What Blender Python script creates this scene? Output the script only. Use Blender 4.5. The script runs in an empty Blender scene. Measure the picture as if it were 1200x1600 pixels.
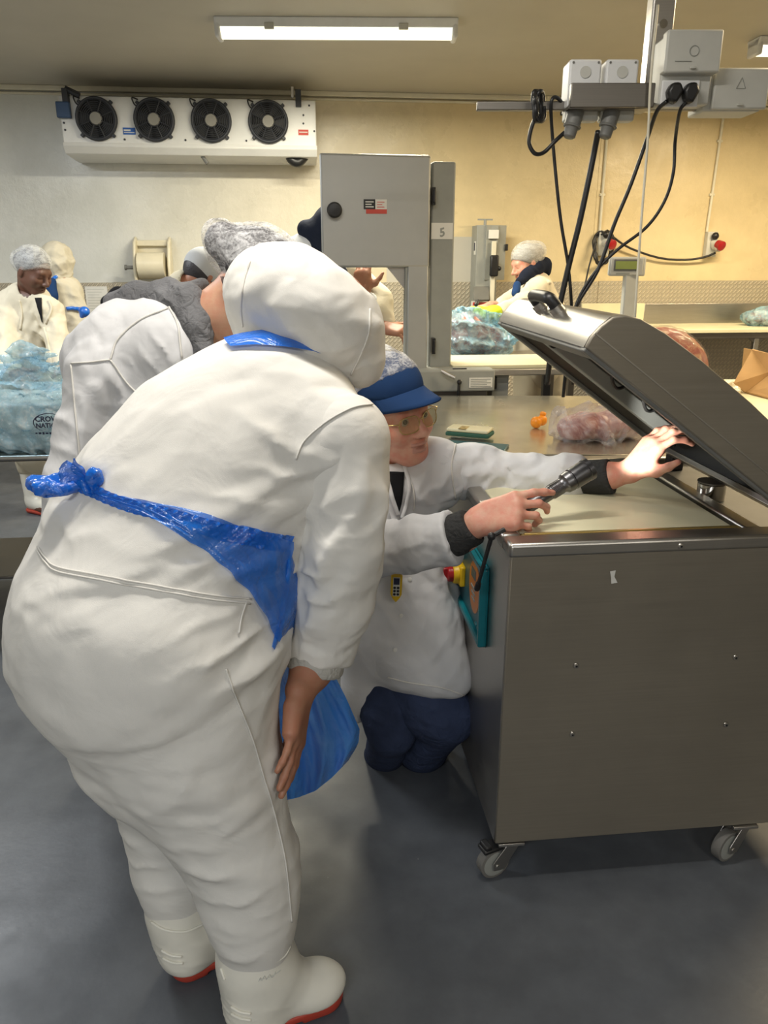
import bpy, bmesh, math, random
import numpy as np
from mathutils import Vector, Matrix, noise
from mathutils.bvhtree import BVHTree

random.seed(7)
SC = bpy.context.scene
COL = SC.collection
PI = math.pi

# ---------------------------------------------------------------- camera
CAM_H = 1.58
FPX = 1200.0
PITCH = math.atan(395 / 1200)
cam_data = bpy.data.cameras.new('camera')
cam_data.sensor_fit = 'VERTICAL'
cam_data.sensor_height = 24.0
cam_data.lens = 24.0 * FPX / 1600.0
cam_data.clip_start = 0.05
cam = bpy.data.objects.new('camera', cam_data)
COL.objects.link(cam)
cam.location = (0, 0, CAM_H)
cam.rotation_euler = (PI / 2 - PITCH, 0, 0)
SC.camera = cam

# ---------------------------------------------------------------- world, lights, exposure
SC.view_settings.view_transform = 'Standard'
SC.view_settings.look = 'None'
SC.view_settings.gamma = 1.0
SC.view_settings.use_curve_mapping = False
SC.view_settings.exposure = 0.66
SC.render.film_transparent = False
wd = bpy.data.worlds.new('world'); SC.world = wd
wd.use_nodes = True
wd.node_tree.nodes['Background'].inputs[0].default_value = (0.75, 0.8, 0.9, 1)
wd.node_tree.nodes['Background'].inputs[1].default_value = 0.25

def area(name, loc, sx, sy, power, col, rot=(0, 0, 0)):
    d = bpy.data.lights.new(name, 'AREA'); d.shape = 'RECTANGLE'
    d.size = sx; d.size_y = sy; d.energy = power; d.color = col
    o = bpy.data.objects.new(name, d); COL.objects.link(o)
    o.location = loc; o.rotation_euler = rot
    return o
RY = math.radians(6.0)           # the room is turned by six degrees against the camera
COOL = (0.93, 0.97, 1.0); WARM = (1.0, 0.80, 0.50); NEUT = (1.0, 0.95, 0.86)
area('ceiling_tube_or_fill', (-0.24, 4.88, 2.64), 1.25, 0.12, 56, (1.0, 0.93, 0.74), (0, 0, 0.03))
area('ceiling_tube_or_fill', (2.9, 5.25, 2.64), 1.25, 0.12, 54, WARM, (0, 0, 0.03))
area('ceiling_tube_or_fill', (2.2, 2.9, 2.70), 1.25, 0.12, 24, WARM, (0, 0, RY))
area('ceiling_tube_or_fill', (-2.6, 3.6, 2.70), 1.25, 0.12, 36, COOL, (0, 0, RY))
area('ceiling_tube_or_fill', (-0.35, 1.55, 2.70), 1.25, 0.12, 20, NEUT, (0, 0, RY))
area('ceiling_tube_or_fill', (-0.9, -1.5, 2.70), 1.25, 0.12, 36, COOL, (0, 0, RY))  # unseen fill behind the camera, added to brighten upright faces
area('ceiling_tube_or_fill', (1.6, -1.5, 2.70), 1.25, 0.12, 22, NEUT, (0, 0, RY))  # second unseen fill behind the camera, added for more frontal light

# ---------------------------------------------------------------- picture rays -> points in the room
_F = np.array([0, math.cos(PITCH), -math.sin(PITCH)])
_R = np.array([1.0, 0, 0]); _U = np.cross(_R, _F)
CAMP = np.array([0, 0, CAM_H])
def ray(px, py):
    return _F + _R * (px - 600) / FPX + _U * (800 - py) / FPX
def W(px, py, Y):
    """point at depth Y (metres in front of the camera) seen at px, py"""
    d = ray(px, py); return Vector(CAMP + d * (Y / d[1]))
def WZ(px, py, z):
    d = ray(px, py); return Vector(CAMP + d * ((z - CAM_H) / d[2]))
def mpp(p):
    """metres per pixel at point p"""
    return float(np.dot(np.array(p) - CAMP, _F)) / FPX
def CH(*pts):
    """chain of (px, py, Y, radius in px) -> [(point, radius in m)]"""
    out = []
    for a in pts:
        p = W(a[0], a[1], a[2]); out.append((p, a[3] * mpp(p)))
    return out

# ---------------------------------------------------------------- materials
MATS = {}
class N:
    def __init__(s, name):
        s.m = bpy.data.materials.new(name); s.m.use_nodes = True
        s.t = s.m.node_tree; s.b = s.t.nodes['Principled BSDF']; s.o = s.t.nodes['Material Output']
        MATS[name] = s.m
    def n(s, typ, **kw):
        x = s.t.nodes.new(typ)
        for k, v in kw.items():
            if k[0] == 'i' and k[1:].isdigit(): x.inputs[int(k[1:])].default_value = v
            elif k in x.inputs: x.inputs[k].default_value = v
            else: setattr(x, k, v)
        return x
    def l(s, a, b): s.t.links.new(a, b)
    def tc(s, scale=(1, 1, 1), out='Object'):
        tc = s.n('ShaderNodeTexCoord'); mp = s.n('ShaderNodeMapping'); mp.inputs['Scale'].default_value = scale
        s.l(tc.outputs[out], mp.inputs[0]); return mp.outputs[0]
    def noise(s, scale, detail=4, rough=.55, vec=None, dist=0):
        x = s.n('ShaderNodeTexNoise'); x.inputs['Scale'].default_value = scale
        x.inputs['Detail'].default_value = detail; x.inputs['Roughness'].default_value = rough
        x.inputs['Distortion'].default_value = dist
        s.l(vec if vec is not None else s.tc(), x.inputs['Vector']); return x.outputs[0]
    def ramp(s, fac, stops):
        r = s.n('ShaderNodeValToRGB'); e = r.color_ramp.elements
        while len(e) < len(stops): e.new(0.5)
        for q, (p, c) in zip(e, stops):
            q.position = p; q.color = (*c, 1) if len(c) == 3 else c
        s.l(fac, r.inputs[0]); return r.outputs[0]
    def bump(s, h, strength=.2, dist=.01):
        b = s.n('ShaderNodeBump'); b.inputs['Strength'].default_value = strength
        b.inputs['Distance'].default_value = dist
        s.l(h, b.inputs['Height']); s.l(b.outputs[0], s.b.inputs['Normal']); return b
    def set(s, **kw):
        for k, v in kw.items():
            v = (*v, 1) if isinstance(v, tuple) and len(v) == 3 else v
            s.b.inputs[k.replace('_', ' ')].default_value = v
        return s

def plain(name, col, rough=.5, metal=0., var=.08, vscale=14, bump=0., bscale=80, spec=.5):
    a = N(name); a.set(Roughness=rough, Metallic=metal)
    a.b.inputs['Specular IOR Level'].default_value = spec
    f = a.noise(vscale, 4)
    c0 = tuple(max(0, c * (1 - var)) for c in col); c1 = tuple(min(1, c * (1 + var)) for c in col)
    a.l(a.ramp(f, [(.3, c0), (.7, c1)]), a.b.inputs['Base Color'])
    if bump: a.bump(a.noise(bscale, 3), bump, .004)
    return a.m

def cloth(name, col, weave=900, bumpw=.25, fold=.35, fscale=9, stain=.06, rough=.9):
    a = N(name); a.set(Roughness=rough); a.b.inputs['Specular IOR Level'].default_value = .15
    f = a.noise(3.2, 5, .6)
    c0 = tuple(c * (1 - stain) for c in col)
    a.l(a.ramp(f, [(.35, c0), (.6, col)]), a.b.inputs['Base Color'])
    n1 = a.noise(fscale, 3, .5, dist=.8); n2 = a.noise(weave, 2)
    mx = a.n('ShaderNodeMath', operation='MULTIPLY_ADD'); mx.inputs[1].default_value = .06
    a.l(n2, mx.inputs[0]); a.l(n1, mx.inputs[2])
    a.bump(mx.outputs[0], fold, .02)
    return a.m

def steel(name, col, rough=.32, stretch=(1.5, 1.5, 140), var=.12, bump=.05, metal=1.0):
    a = N(name); a.set(Metallic=metal)
    v = a.tc(stretch)
    f = a.noise(3.0, 5, .65, vec=v); g = a.noise(2.2, 5, .6)
    mx = a.n('ShaderNodeMath', operation='MULTIPLY'); a.l(f, mx.inputs[0]); a.l(g, mx.inputs[1])
    c0 = tuple(c * (1 - var) for c in col); c1 = tuple(min(1, c * (1 + var)) for c in col)
    a.l(a.ramp(mx.outputs[0], [(.12, c0), (.4, c1)]), a.b.inputs['Base Color'])
    r = a.n('ShaderNodeMapRange'); r.inputs[1].default_value = .1; r.inputs[2].default_value = .45
    r.inputs[3].default_value = rough * .8; r.inputs[4].default_value = rough * 1.25
    a.l(mx.outputs[0], r.inputs[0]); a.l(r.outputs[0], a.b.inputs['Roughness'])
    if bump: a.bump(f, bump, .002)
    return a.m

def film(name, col, alpha=(.45, .8), rough=.18, scale=14, wr=.5, glint=1.0):
    """thin plastic film: partly see-through, shiny, crumpled"""
    a = N(name); a.set(Roughness=rough); a.set(Base_Color=col)
    a.b.inputs['Specular IOR Level'].default_value = 1.0
    f = a.noise(scale, 4, .6, dist=1.2)
    a.l(a.ramp(a.noise(scale * .9, 4, .6, dist=1.5), [(.45, col), (.75, tuple(min(1, c * glint + (glint - 1) * .12) for c in col))]), a.b.inputs['Base Color'])  # paler streaks put white highlights into the film's colour
    a.bump(f, wr, .02)
    al = a.ramp(a.noise(scale * .5, 3, .5, dist=.6), [(.3, (alpha[0],) * 3), (.7, (alpha[1],) * 3)])
    tr = a.n('ShaderNodeBsdfTransparent')
    tr.inputs[0].default_value = (*[min(1, .45 + .55 * c) for c in col], 1)
    ms = a.n('ShaderNodeMixShader')
    a.l(al, ms.inputs[0]); a.l(tr.outputs[0], ms.inputs[1]); a.l(a.b.outputs[0], ms.inputs[2])
    a.l(ms.outputs[0], a.o.inputs[0])
    return a.m

def netting(name, col, alpha=(.25, .75), scale=60):
    a = N(name); a.set(Roughness=.5); a.set(Base_Color=col)
    f = a.noise(scale * .5, 5, .65, vec=a.tc((.5, .8, 1.5)), dist=1.2)
    g = a.noise(scale * 4, 2, .5)
    w = a.n('ShaderNodeMath', operation='MULTIPLY_ADD'); w.inputs[1].default_value = .45
    a.l(g, w.inputs[0]); a.l(f, w.inputs[2])
    st = a.ramp(w.outputs[0], [(.58, (alpha[0],) * 3), (.92, (alpha[1],) * 3)])
    tr = a.n('ShaderNodeBsdfTransparent'); ms = a.n('ShaderNodeMixShader')
    a.l(st, ms.inputs[0]); a.l(tr.outputs[0], ms.inputs[1]); a.l(a.b.outputs[0], ms.inputs[2])
    a.l(ms.outputs[0], a.o.inputs[0]); a.bump(f, .25, .01)
    return a.m

def emit(name, col, strength):
    a = N(name); a.set(Base_Color=(.9, .9, .85), Roughness=.3)
    a.b.inputs['Emission Color'].default_value = (*col, 1); a.b.inputs['Emission Strength'].default_value = strength
    return a.m

def skin(name, col, red=.12):
    a = N(name); a.set(Roughness=.5)
    f = a.noise(38, 5, .6)
    c1 = (min(1, col[0] * 1.05), col[1] * (1 - red), col[2] * (1 - red))
    c2 = tuple(min(1, c * 1.08) for c in col)
    a.l(a.ramp(f, [(.35, c1), (.65, c2)]), a.b.inputs['Base Color'])
    a.b.inputs['Subsurface Weight'].default_value = .12
    a.b.inputs['Subsurface Radius'].default_value = (.01, .004, .002)
    a.bump(a.noise(220, 3), .15, .002)
    return a.m

def floor_mat():
    a = N('floor_paint')
    g = a.noise(.55, 5, .6); f = a.noise(7, 6, .65)
    base = a.ramp(g, [(.35, (.070, .078, .094)), (.65, (.105, .113, .126))])
    sp = a.ramp(f, [(.30, (.75, .75, .75)), (.7, (1.12, 1.12, 1.1))])
    mx = a.n('ShaderNodeMix', data_type='RGBA', blend_type='MULTIPLY'); mx.inputs[0].default_value = 1
    a.l(base, mx.inputs[6]); a.l(sp, mx.inputs[7])
    d = a.n('ShaderNodeTexVoronoi'); d.inputs['Scale'].default_value = 9
    a.l(a.tc(), d.inputs['Vector'])
    dots = a.ramp(d.outputs[0], [(.0, (.5, .5, .5)), (.03, (0, 0, 0))])
    ad = a.n('ShaderNodeMix', data_type='RGBA', blend_type='ADD'); ad.inputs[0].default_value = .35
    a.l(mx.outputs[2], ad.inputs[6]); a.l(dots, ad.inputs[7])
    a.l(ad.outputs[2], a.b.inputs['Base Color'])
    a.l(a.ramp(a.noise(2.5, 4), [(.35, (.32,) * 3), (.7, (.55,) * 3)]), a.b.inputs['Roughness'])
    a.bump(a.noise(60, 4), .08, .004)
    return a.m

def wall_mat(name, cool_lit, warm_lit):
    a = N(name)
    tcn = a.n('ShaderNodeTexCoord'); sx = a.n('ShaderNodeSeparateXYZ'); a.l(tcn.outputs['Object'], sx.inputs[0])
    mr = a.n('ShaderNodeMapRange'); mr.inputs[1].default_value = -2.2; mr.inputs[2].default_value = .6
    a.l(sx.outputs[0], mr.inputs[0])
    base = a.ramp(mr.outputs[0], [(0., cool_lit), (1., warm_lit)])  # cool lamplight on the left, warm on the right, put into the colour
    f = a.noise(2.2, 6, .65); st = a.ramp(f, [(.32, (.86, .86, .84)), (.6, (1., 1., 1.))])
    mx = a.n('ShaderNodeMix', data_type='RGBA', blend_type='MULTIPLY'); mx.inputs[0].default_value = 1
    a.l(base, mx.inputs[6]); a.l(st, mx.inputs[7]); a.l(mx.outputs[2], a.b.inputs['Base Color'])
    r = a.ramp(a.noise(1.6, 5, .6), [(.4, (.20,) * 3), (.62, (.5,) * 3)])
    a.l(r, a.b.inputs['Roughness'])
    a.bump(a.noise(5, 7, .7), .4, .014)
    return a.m

def tread_mat(name, col):
    """raised lozenges of a chequer plate, as relief"""
    a = N(name); a.set(Metallic=.35, Roughness=.42)
    def lines(ang, off):
        mp = a.n('ShaderNodeMapping'); tcn = a.n('ShaderNodeTexCoord'); a.l(tcn.outputs['Object'], mp.inputs[0])
        mp.inputs['Rotation'].default_value = (0, ang, 0)
        v = a.n('ShaderNodeTexBrick'); v.offset = .5
        v.inputs['Scale'].default_value = 18; v.inputs['Mortar Size'].default_value = .16
        v.inputs['Brick Width'].default_value = .9; v.inputs['Row Height'].default_value = .45
        v.inputs['Color1'].default_value = v.inputs['Color2'].default_value = (1, 1, 1, 1)
        v.inputs['Mortar'].default_value = (0, 0, 0, 1); v.inputs['Mortar Smooth'].default_value = .4
        cx = a.n('ShaderNodeSeparateXYZ'); a.l(mp.outputs[0], cx.inputs[0])
        cb = a.n('ShaderNodeCombineXYZ'); a.l(cx.outputs[0], cb.inputs[0]); a.l(cx.outputs[2], cb.inputs[1])
        a.l(cb.outputs[0], v.inputs['Vector']); return v.outputs[0]
    h = lines(PI / 4, 0)
    a.l(a.ramp(h, [(0, tuple(c * .72 for c in col)), (1, col)]), a.b.inputs['Base Color'])
    a.bump(h, .9, .01)
    return a.m

M = {}
M['white'] = cloth('white_cotton', (.74, .725, .69), fold=.3)
M['coat'] = cloth('white_coat_cotton', (.66, .66, .675), fold=.35)
M['cream'] = cloth('cream_coat_cotton', (.62, .565, .44), fold=.35)
M['seam'] = cloth('stitched_seam', (.72, .70, .66), fold=.1)
M['grey_knit'] = cloth('grey_knit', (.19, .19, .20), weave=260, fold=.6, fscale=40, stain=.45)
M['rib'] = cloth('grey_rib_knit', (.42, .41, .38), weave=300, fold=.4, fscale=60)
M['dark_wool'] = cloth('charcoal_wool', (.045, .045, .045), weave=500, fold=.5, fscale=60)
M['black_cloth'] = cloth('black_cotton', (.012, .012, .014), fold=.4)
M['navy'] = cloth('navy_fleece', (.012, .016, .03), fold=.4)
M['jeans'] = cloth('blue_denim', (.045, .062, .125), weave=700, fold=.5, fscale=26, stain=.5)
M['cap_blue'] = cloth('blue_cap_cotton', (.016, .045, .13), fold=.15)
M['cap_grey'] = cloth('pale_grey_cap_cotton', (.52, .53, .54), fold=.15)
M['skin_pale'] = skin('pale_skin', (.60, .33, .235), .25)
M['skin_olive'] = skin('olive_skin', (.50, .29, .19), .12)
M['skin_brown'] = skin('brown_skin', (.34, .165, .10), .1)
M['skin_dark'] = skin('dark_brown_skin', (.115, .055, .035), .1)
M['lips'] = plain('lips', (.50, .25, .19), .4)
M['hair_dark'] = plain('dark_hair', (.035, .031, .036), .5, bump=.5, bscale=120)
M['hair_grey'] = plain('grey_hair', (.22, .20, .18), .6, bump=.5, bscale=120)
M['eye'] = plain('eye_white', (.42, .38, .35), .15)
M['iris'] = plain('dark_iris', (.03, .02, .015), .1)
M['film_blue'] = film('blue_apron_film', (.006, .16, .72), (.72, .93), .2, 16, .5)
M['film_blue_thin'] = film('thin_blue_apron_film', (.012, .20, .78), (.38, .82), .2, 9, .6, 1.35)
M['film_blue_skirt'] = film('hanging_apron_film', (.012, .24, .86), (.62, .92), .2, 7, .5, 1.35)
M['film_pale'] = film('pale_blue_bag_film', (.40, .68, .84), (.12, .66), .08, 30, .35, 1.8)
M['film_bag'] = film('crumpled_blue_bag_film', (.52, .74, .86), (.12, .62), .08, 30, .3, 1.7)
M['film_clear'] = film('clear_bag_film', (.74, .72, .74), (.05, .42), .08, 26, .5, 1.2)
M['net_white'] = netting('white_hairnet', (.82, .82, .84), (.10, .74), 44)
M['net_thin'] = netting('thin_hairnet', (.72, .72, .70), (.22, .55), 50)
M['steel'] = steel('brushed_steel', (.48, .46, .43), .36)
M['steel_warm'] = steel('worn_brushed_steel', (.30, .27, .22), .42, (1.2, 1.2, 60), .08, .015, metal=.62)
M['steel_dark'] = steel('dull_dark_steel', (.23, .215, .195), .42)
M['steel_top'] = steel('scrubbed_table_steel', (.62, .60, .52), .24, (1, 1, 1), .3, metal=.85)
M['alu'] = steel('saw_enamel_aluminium', (.44, .44, .42), .48, (1, 1, 1), .08, 0, .55)
M['chrome'] = steel('polished_chrome', (.72, .70, .66), .07, (1, 1, 1), .05, 0)
M['torch_metal'] = steel('anodised_torch', (.17, .17, .18), .34, (1, 1, 60), .05, 0)
M['black'] = plain('black_plastic', (.012, .012, .013), .4)
M['rubber'] = plain('black_rubber', (.02, .02, .02), .7)
M['grey_rubber'] = plain('grey_rubber_tread', (.16, .155, .145), .6)
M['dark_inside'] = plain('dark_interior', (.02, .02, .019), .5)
M['teal'] = plain('teal_plastic', (.006, .17, .21), .35)
M['teal_dark'] = plain('teal_foil', (.012, .09, .115), .35)
M['orange_foil'] = plain('orange_foil', (.62, .19, .02), .4)
M['lcd'] = plain('lcd_green', (.30, .36, .09), .25)
M['red'] = plain('red_plastic', (.34, .010, .014), .35)
M['yellow'] = plain('yellow_plastic', (.72, .46, .01), .4)
M['neon'] = plain('neon_glove', (.62, .75, .02), .7)
M['board'] = plain('cutting_board', (.70, .66, .46), .45, var=.1, vscale=3)
M['gold'] = plain('worn_seal_tape', (.50, .38, .16), .35, .5, .3, 60)
M['boot'] = plain('white_rubber_boot', (.80, .78, .70), .35, var=.04)
M['sole'] = plain('red_boot_sole', (.42, .05, .03), .5)
M['leather'] = plain('brown_shoe', (.10, .075, .045), .6)
M['white_paint'] = plain('white_enamel', (.74, .74, .72), .35, var=.05, vscale=5)
M['cream_plastic'] = plain('cream_plastic', (.72, .66, .50), .4, var=.05)
M['grey_box'] = plain('pale_grey_box_plastic', (.56, .56, .52), .5, var=.05)
M['box_light'] = plain('light_box_plastic', (.76, .77, .78), .5, var=.04)
M['gland'] = plain('grey_gland_plastic', (.16, .16, .15), .5)
M['cab_grey'] = plain('grey_cabinet_paint', (.30, .31, .29), .5, var=.05)
M['paper'] = plain('paper_label', (.75, .74, .70), .7, var=.04)
M['red_print'] = plain('red_print', (.6, .08, .06), .6)
M['blue_print'] = plain('blue_print', (.02, .11, .42), .5)
M['ink'] = plain('dark_ink', (.015, .018, .05), .6)
M['blue_box'] = plain('blue_box_plastic', (.03, .07, .16), .5)
M['fan_black'] = plain('black_fan_wire', (.030, .033, .042), .5)
M['fan_hub'] = plain('fan_motor_hub', (.26, .25, .22), .5)
M['pvc'] = plain('white_trunking', (.72, .68, .55), .5, var=.04)
M['orange'] = plain('orange_rubber_cap', (.85, .28, .01), .4)
M['green_pad'] = plain('green_scourer', (.03, .10, .07), .9)
M['card'] = plain('brown_cardboard', (.42, .25, .10), .8, var=.12, vscale=6)
M['brass'] = plain('brass', (.55, .42, .16), .35, .8)
M['lens'] = film('spectacle_lens', (.75, .66, .42), (.10, .22), .05, 2, 0)
M['tube_glow'] = emit('lamp_diffuser_glow', (1.0, .95, .74), 1.0)
M['torch_glow'] = emit('torch_bulb_glow', (1.0, .97, .88), 12)
M['deck_grey'] = plain('dull_deck_plate', (.13, .125, .115), .55, .4)
def meat_mat(name, a_, b_, c_, sc):
    a = N(name); a.set(Roughness=.3)
    f = a.noise(sc, 5, .65, dist=2.2)
    a.l(a.ramp(f, [(.36, a_), (.5, b_), (.62, c_)]), a.b.inputs['Base Color'])
    a.bump(f, .4, .01); return a.m
M['film_wrap'] = film('tight_wrap_film', (.74, .72, .70), (.02, .20), .07, 22, .4)
M['meat'] = meat_mat('marbled_raw_meat', (.36, .06, .045), (.46, .15, .095), (.66, .44, .27), 9)
M['meat_pale'] = meat_mat('pink_raw_meat', (.30, .08, .07), (.50, .22, .18), (.66, .46, .42), 11)
M['floor'] = floor_mat()
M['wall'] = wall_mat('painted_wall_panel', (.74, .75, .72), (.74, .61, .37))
M['wall_plain'] = plain('plain_cream_wall', (.55, .52, .45), .6, var=.04, vscale=2)
M['ceiling'] = plain('ceiling_panel', (.50, .47, .40), .55, var=.05, vscale=2)
M['tread'] = tread_mat('chequer_plate', (.68, .61, .48))

# ---------------------------------------------------------------- mesh helpers
class MB:
    """collects simple shapes, builds them as one mesh object"""
    def __init__(s): s.v = []; s.f = []
    def add(s, vs, fs):
        o = len(s.v); s.v += [Vector(p) for p in vs]; s.f += [tuple(i + o for i in f) for f in fs]; return s
    def box(s, c, sz, rot=None):
        c = Vector(c); h = Vector(sz) / 2; vs = []
        for x in (-1, 1):
            for y in (-1, 1):
                for z in (-1, 1):
                    p = Vector((x * h.x, y * h.y, z * h.z))
                    if rot is not None: p = rot @ p
                    vs.append(c + p)
        return s.add(vs, [(0, 1, 3, 2), (4, 6, 7, 5), (0, 4, 5, 1), (2, 3, 7, 6), (0, 2, 6, 4), (1, 5, 7, 3)])
    def mm(s, lo, hi):
        lo = Vector(lo); hi = Vector(hi); return s.box((lo + hi) / 2, hi - lo)
    def prism(s, poly, ext):
        """poly: 3-D points in a plane, ext: extrusion vector"""
        n = len(poly); ext = Vector(ext); vs = [Vector(p) for p in poly]; vs += [p + ext for p in vs]
        fs = [tuple(range(n))[::-1], tuple(range(n, 2 * n))] + [(i, (i + 1) % n, n + (i + 1) % n, n + i) for i in range(n)]
        return s.add(vs, fs)
    def tube(s, path, r, n=10, cap=True):
        P = [Vector(p) for p in path]; k = len(P)
        rr = r if isinstance(r, (list, tuple)) else [r] * k
        T = [(P[min(i + 1, k - 1)] - P[max(i - 1, 0)]).normalized() for i in range(k)]
        a = Vector((0, 0, 1)) if abs(T[0].z) < .9 else Vector((1, 0, 0))
        u = T[0].cross(a).normalized(); vs = []
        for i in range(k):
            u = (u - T[i] * u.dot(T[i])).normalized(); w = T[i].cross(u)
            for j in range(n):
                t = 2 * PI * j / n; vs.append(P[i] + (u * math.cos(t) + w * math.sin(t)) * rr[i])
        fs = [(i * n + j, i * n + (j + 1) % n, (i + 1) * n + (j + 1) % n, (i + 1) * n + j) for i in range(k - 1) for j in range(n)]
        if cap: fs += [tuple(range(n))[::-1], tuple(range((k - 1) * n, k * n))]
        return s.add(vs, fs)
    def lathe(s, prof, c, axis, n=28):
        """prof: (distance along axis, radius)"""
        c = Vector(c); ax = Vector(axis).normalized()
        a = Vector((0, 0, 1)) if abs(ax.z) < .9 else Vector((1, 0, 0))
        u = ax.cross(a).normalized(); w = ax.cross(u); vs = []; k = len(prof)
        for d, q in prof:
            q = max(q, 1e-4)
            for j in range(n):
                t = 2 * PI * j / n; vs.append(c + ax * d + (u * math.cos(t) + w * math.sin(t)) * q)
        fs = [(i * n + j, i * n + (j + 1) % n, (i + 1) * n + (j + 1) % n, (i + 1) * n + j) for i in range(k - 1) for j in range(n)]
        return s.add(vs, fs + [tuple(range(n))[::-1], tuple(range((k - 1) * n, k * n))])
    def ball(s, c, r, n=14):
        c = Vector(c); r = r if isinstance(r, (tuple, list)) else (r, r, r); vs = []; m = n // 2
        for i in range(m + 1):
            t = PI * i / m
            for j in range(n):
                p = 2 * PI * j / n
                vs.append(c + Vector((r[0] * math.sin(t) * math.cos(p), r[1] * math.sin(t) * math.sin(p), r[2] * math.cos(t))))
        return s.add(vs, [(i * n + j, (i + 1) * n + j, (i + 1) * n + (j + 1) % n, i * n + (j + 1) % n) for i in range(m) for j in range(n)])
    def torus(s, c, axis, R, r, n=28, m=8):
        ax = Vector(axis).normalized(); a = Vector((0, 0, 1)) if abs(ax.z) < .9 else Vector((1, 0, 0))
        u = ax.cross(a).normalized(); w = ax.cross(u); c = Vector(c)
        vs = []
        for i in range(n):
            t = 2 * PI * i / n; d = u * math.cos(t) + w * math.sin(t)
            for j in range(m):
                q = 2 * PI * j / m; vs.append(c + d * (R + r * math.cos(q)) + ax * (r * math.sin(q)))
        return s.add(vs, [(i * m + j, ((i + 1) % n) * m + j, ((i + 1) % n) * m + (j + 1) % m, i * m + (j + 1) % m) for i in range(n) for j in range(m)])
    def sheet(s, rows):
        m = len(rows[0]); vs = [p for r in rows for p in r]
        return s.add(vs, [(i * m + j, i * m + j + 1, (i + 1) * m + j + 1, (i + 1) * m + j) for i in range(len(rows) - 1) for j in range(m - 1)])
    def build(s, name, mat, parent=None, bevel=0, smooth=None, world=False, solid=0):
        me = bpy.data.meshes.new(name)
        vs = s.v
        if world and parent is not None:
            inv = TOP[parent.name].inverted(); vs = [inv @ p for p in vs]
        me.from_pydata([tuple(p) for p in vs], [], s.f)
        bm = bmesh.new(); bm.from_mesh(me); bmesh.ops.remove_doubles(bm, verts=bm.verts, dist=1e-5)
        bmesh.ops.recalc_face_normals(bm, faces=bm.faces); bm.to_mesh(me); bm.free()
        return link(name, me, mat, parent, bevel, smooth, solid)

TOP = {}     # world matrix of every object that others hang from
def link(name, me, mat, parent=None, bevel=0, smooth=None, solid=0):
    o = bpy.data.objects.new(name, me); COL.objects.link(o)
    for m in (mat if isinstance(mat, (list, tuple)) else [mat]): me.materials.append(M[m] if isinstance(m, str) else m)
    if parent is not None: o.parent = parent
    TOP[o.name] = TOP[parent.name] if parent is not None else Matrix.Identity(4)
    if solid:
        q = o.modifiers.new('Solidify', 'SOLIDIFY'); q.thickness = solid; q.offset = 0
    if bevel:
        q = o.modifiers.new('Bevel', 'BEVEL'); q.width = bevel; q.segments = 2; q.limit_method = 'ANGLE'; q.angle_limit = .7
    if smooth is None: smooth = 35
    if smooth:
        for p in me.polygons: p.use_smooth = True
        if smooth < 180:
            try: me.set_sharp_from_angle(angle=math.radians(smooth))
            except Exception: pass
    return o
def tag(o, label, cat, group=None):
    o['label'] = label; o['category'] = cat
    if group: o['group'] = group
    return o
def thing(name, label, cat, loc=(0, 0, 0), rz=0, group=None):
    o = bpy.data.objects.new(name, None); COL.objects.link(o)
    o.empty_display_size = .05
    o.location = loc; o.rotation_euler = (0, 0, rz)
    TOP[o.name] = Matrix.Translation(Vector(loc)) @ Matrix.Rotation(rz, 4, 'Z')
    return tag(o, label, cat, group)
def struct(o):
    o['kind'] = 'structure'; return o
def copy_tree(src, loc, label=None, rz=None):
    r = src.copy(); COL.objects.link(r); r.location = loc
    if rz is not None: r.rotation_euler = (0, 0, rz)
    if label: r['label'] = label
    for ch in list(src.children):
        c = ch.copy(); COL.objects.link(c); c.parent = r
        for g in list(ch.children):
            d = g.copy(); COL.objects.link(d); d.parent = c
    return r
def spline(pts, n=8):
    """Catmull-Rom through points"""
    P = [Vector(p) for p in pts]; P = [2 * P[0] - P[1]] + P + [2 * P[-1] - P[-2]]; out = []
    for i in range(1, len(P) - 2):
        for k in range(n):
            t = k / n; a, b, c, d = P[i - 1], P[i], P[i + 1], P[i + 2]
            out.append(.5 * ((2 * b) + (c - a) * t + (2 * a - 5 * b + 4 * c - d) * t * t + (3 * b - a - 3 * c + d) * t ** 3))
    out.append(P[-2]); return out
def text_mesh(name, body, size, mat, parent, origin, xdir, ydir, depth=.0008, align='CENTER', world=True):
    cu = bpy.data.curves.new(name, 'FONT'); cu.body = body; cu.size = size; cu.extrude = depth / 2
    cu.offset = size * .035; cu.align_x = align; cu.align_y = 'CENTER'; cu.resolution_u = 2
    tmp = bpy.data.objects.new('lettering_source', cu); COL.objects.link(tmp)
    bpy.context.view_layer.update()
    me = bpy.data.meshes.new_from_object(tmp.evaluated_get(bpy.context.evaluated_depsgraph_get()))
    bpy.data.objects.remove(tmp); bpy.data.curves.remove(cu)
    x = Vector(xdir).normalized(); y = Vector(ydir).normalized(); z = x.cross(y)
    mt = Matrix((x, y, z)).transposed().to_4x4(); mt.translation = Vector(origin)
    if world and parent is not None: mt = TOP[parent.name].inverted() @ mt
    me.transform(mt); me.name = name; me.materials.clear()
    return link(name, me, mat, parent, smooth=0)

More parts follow.
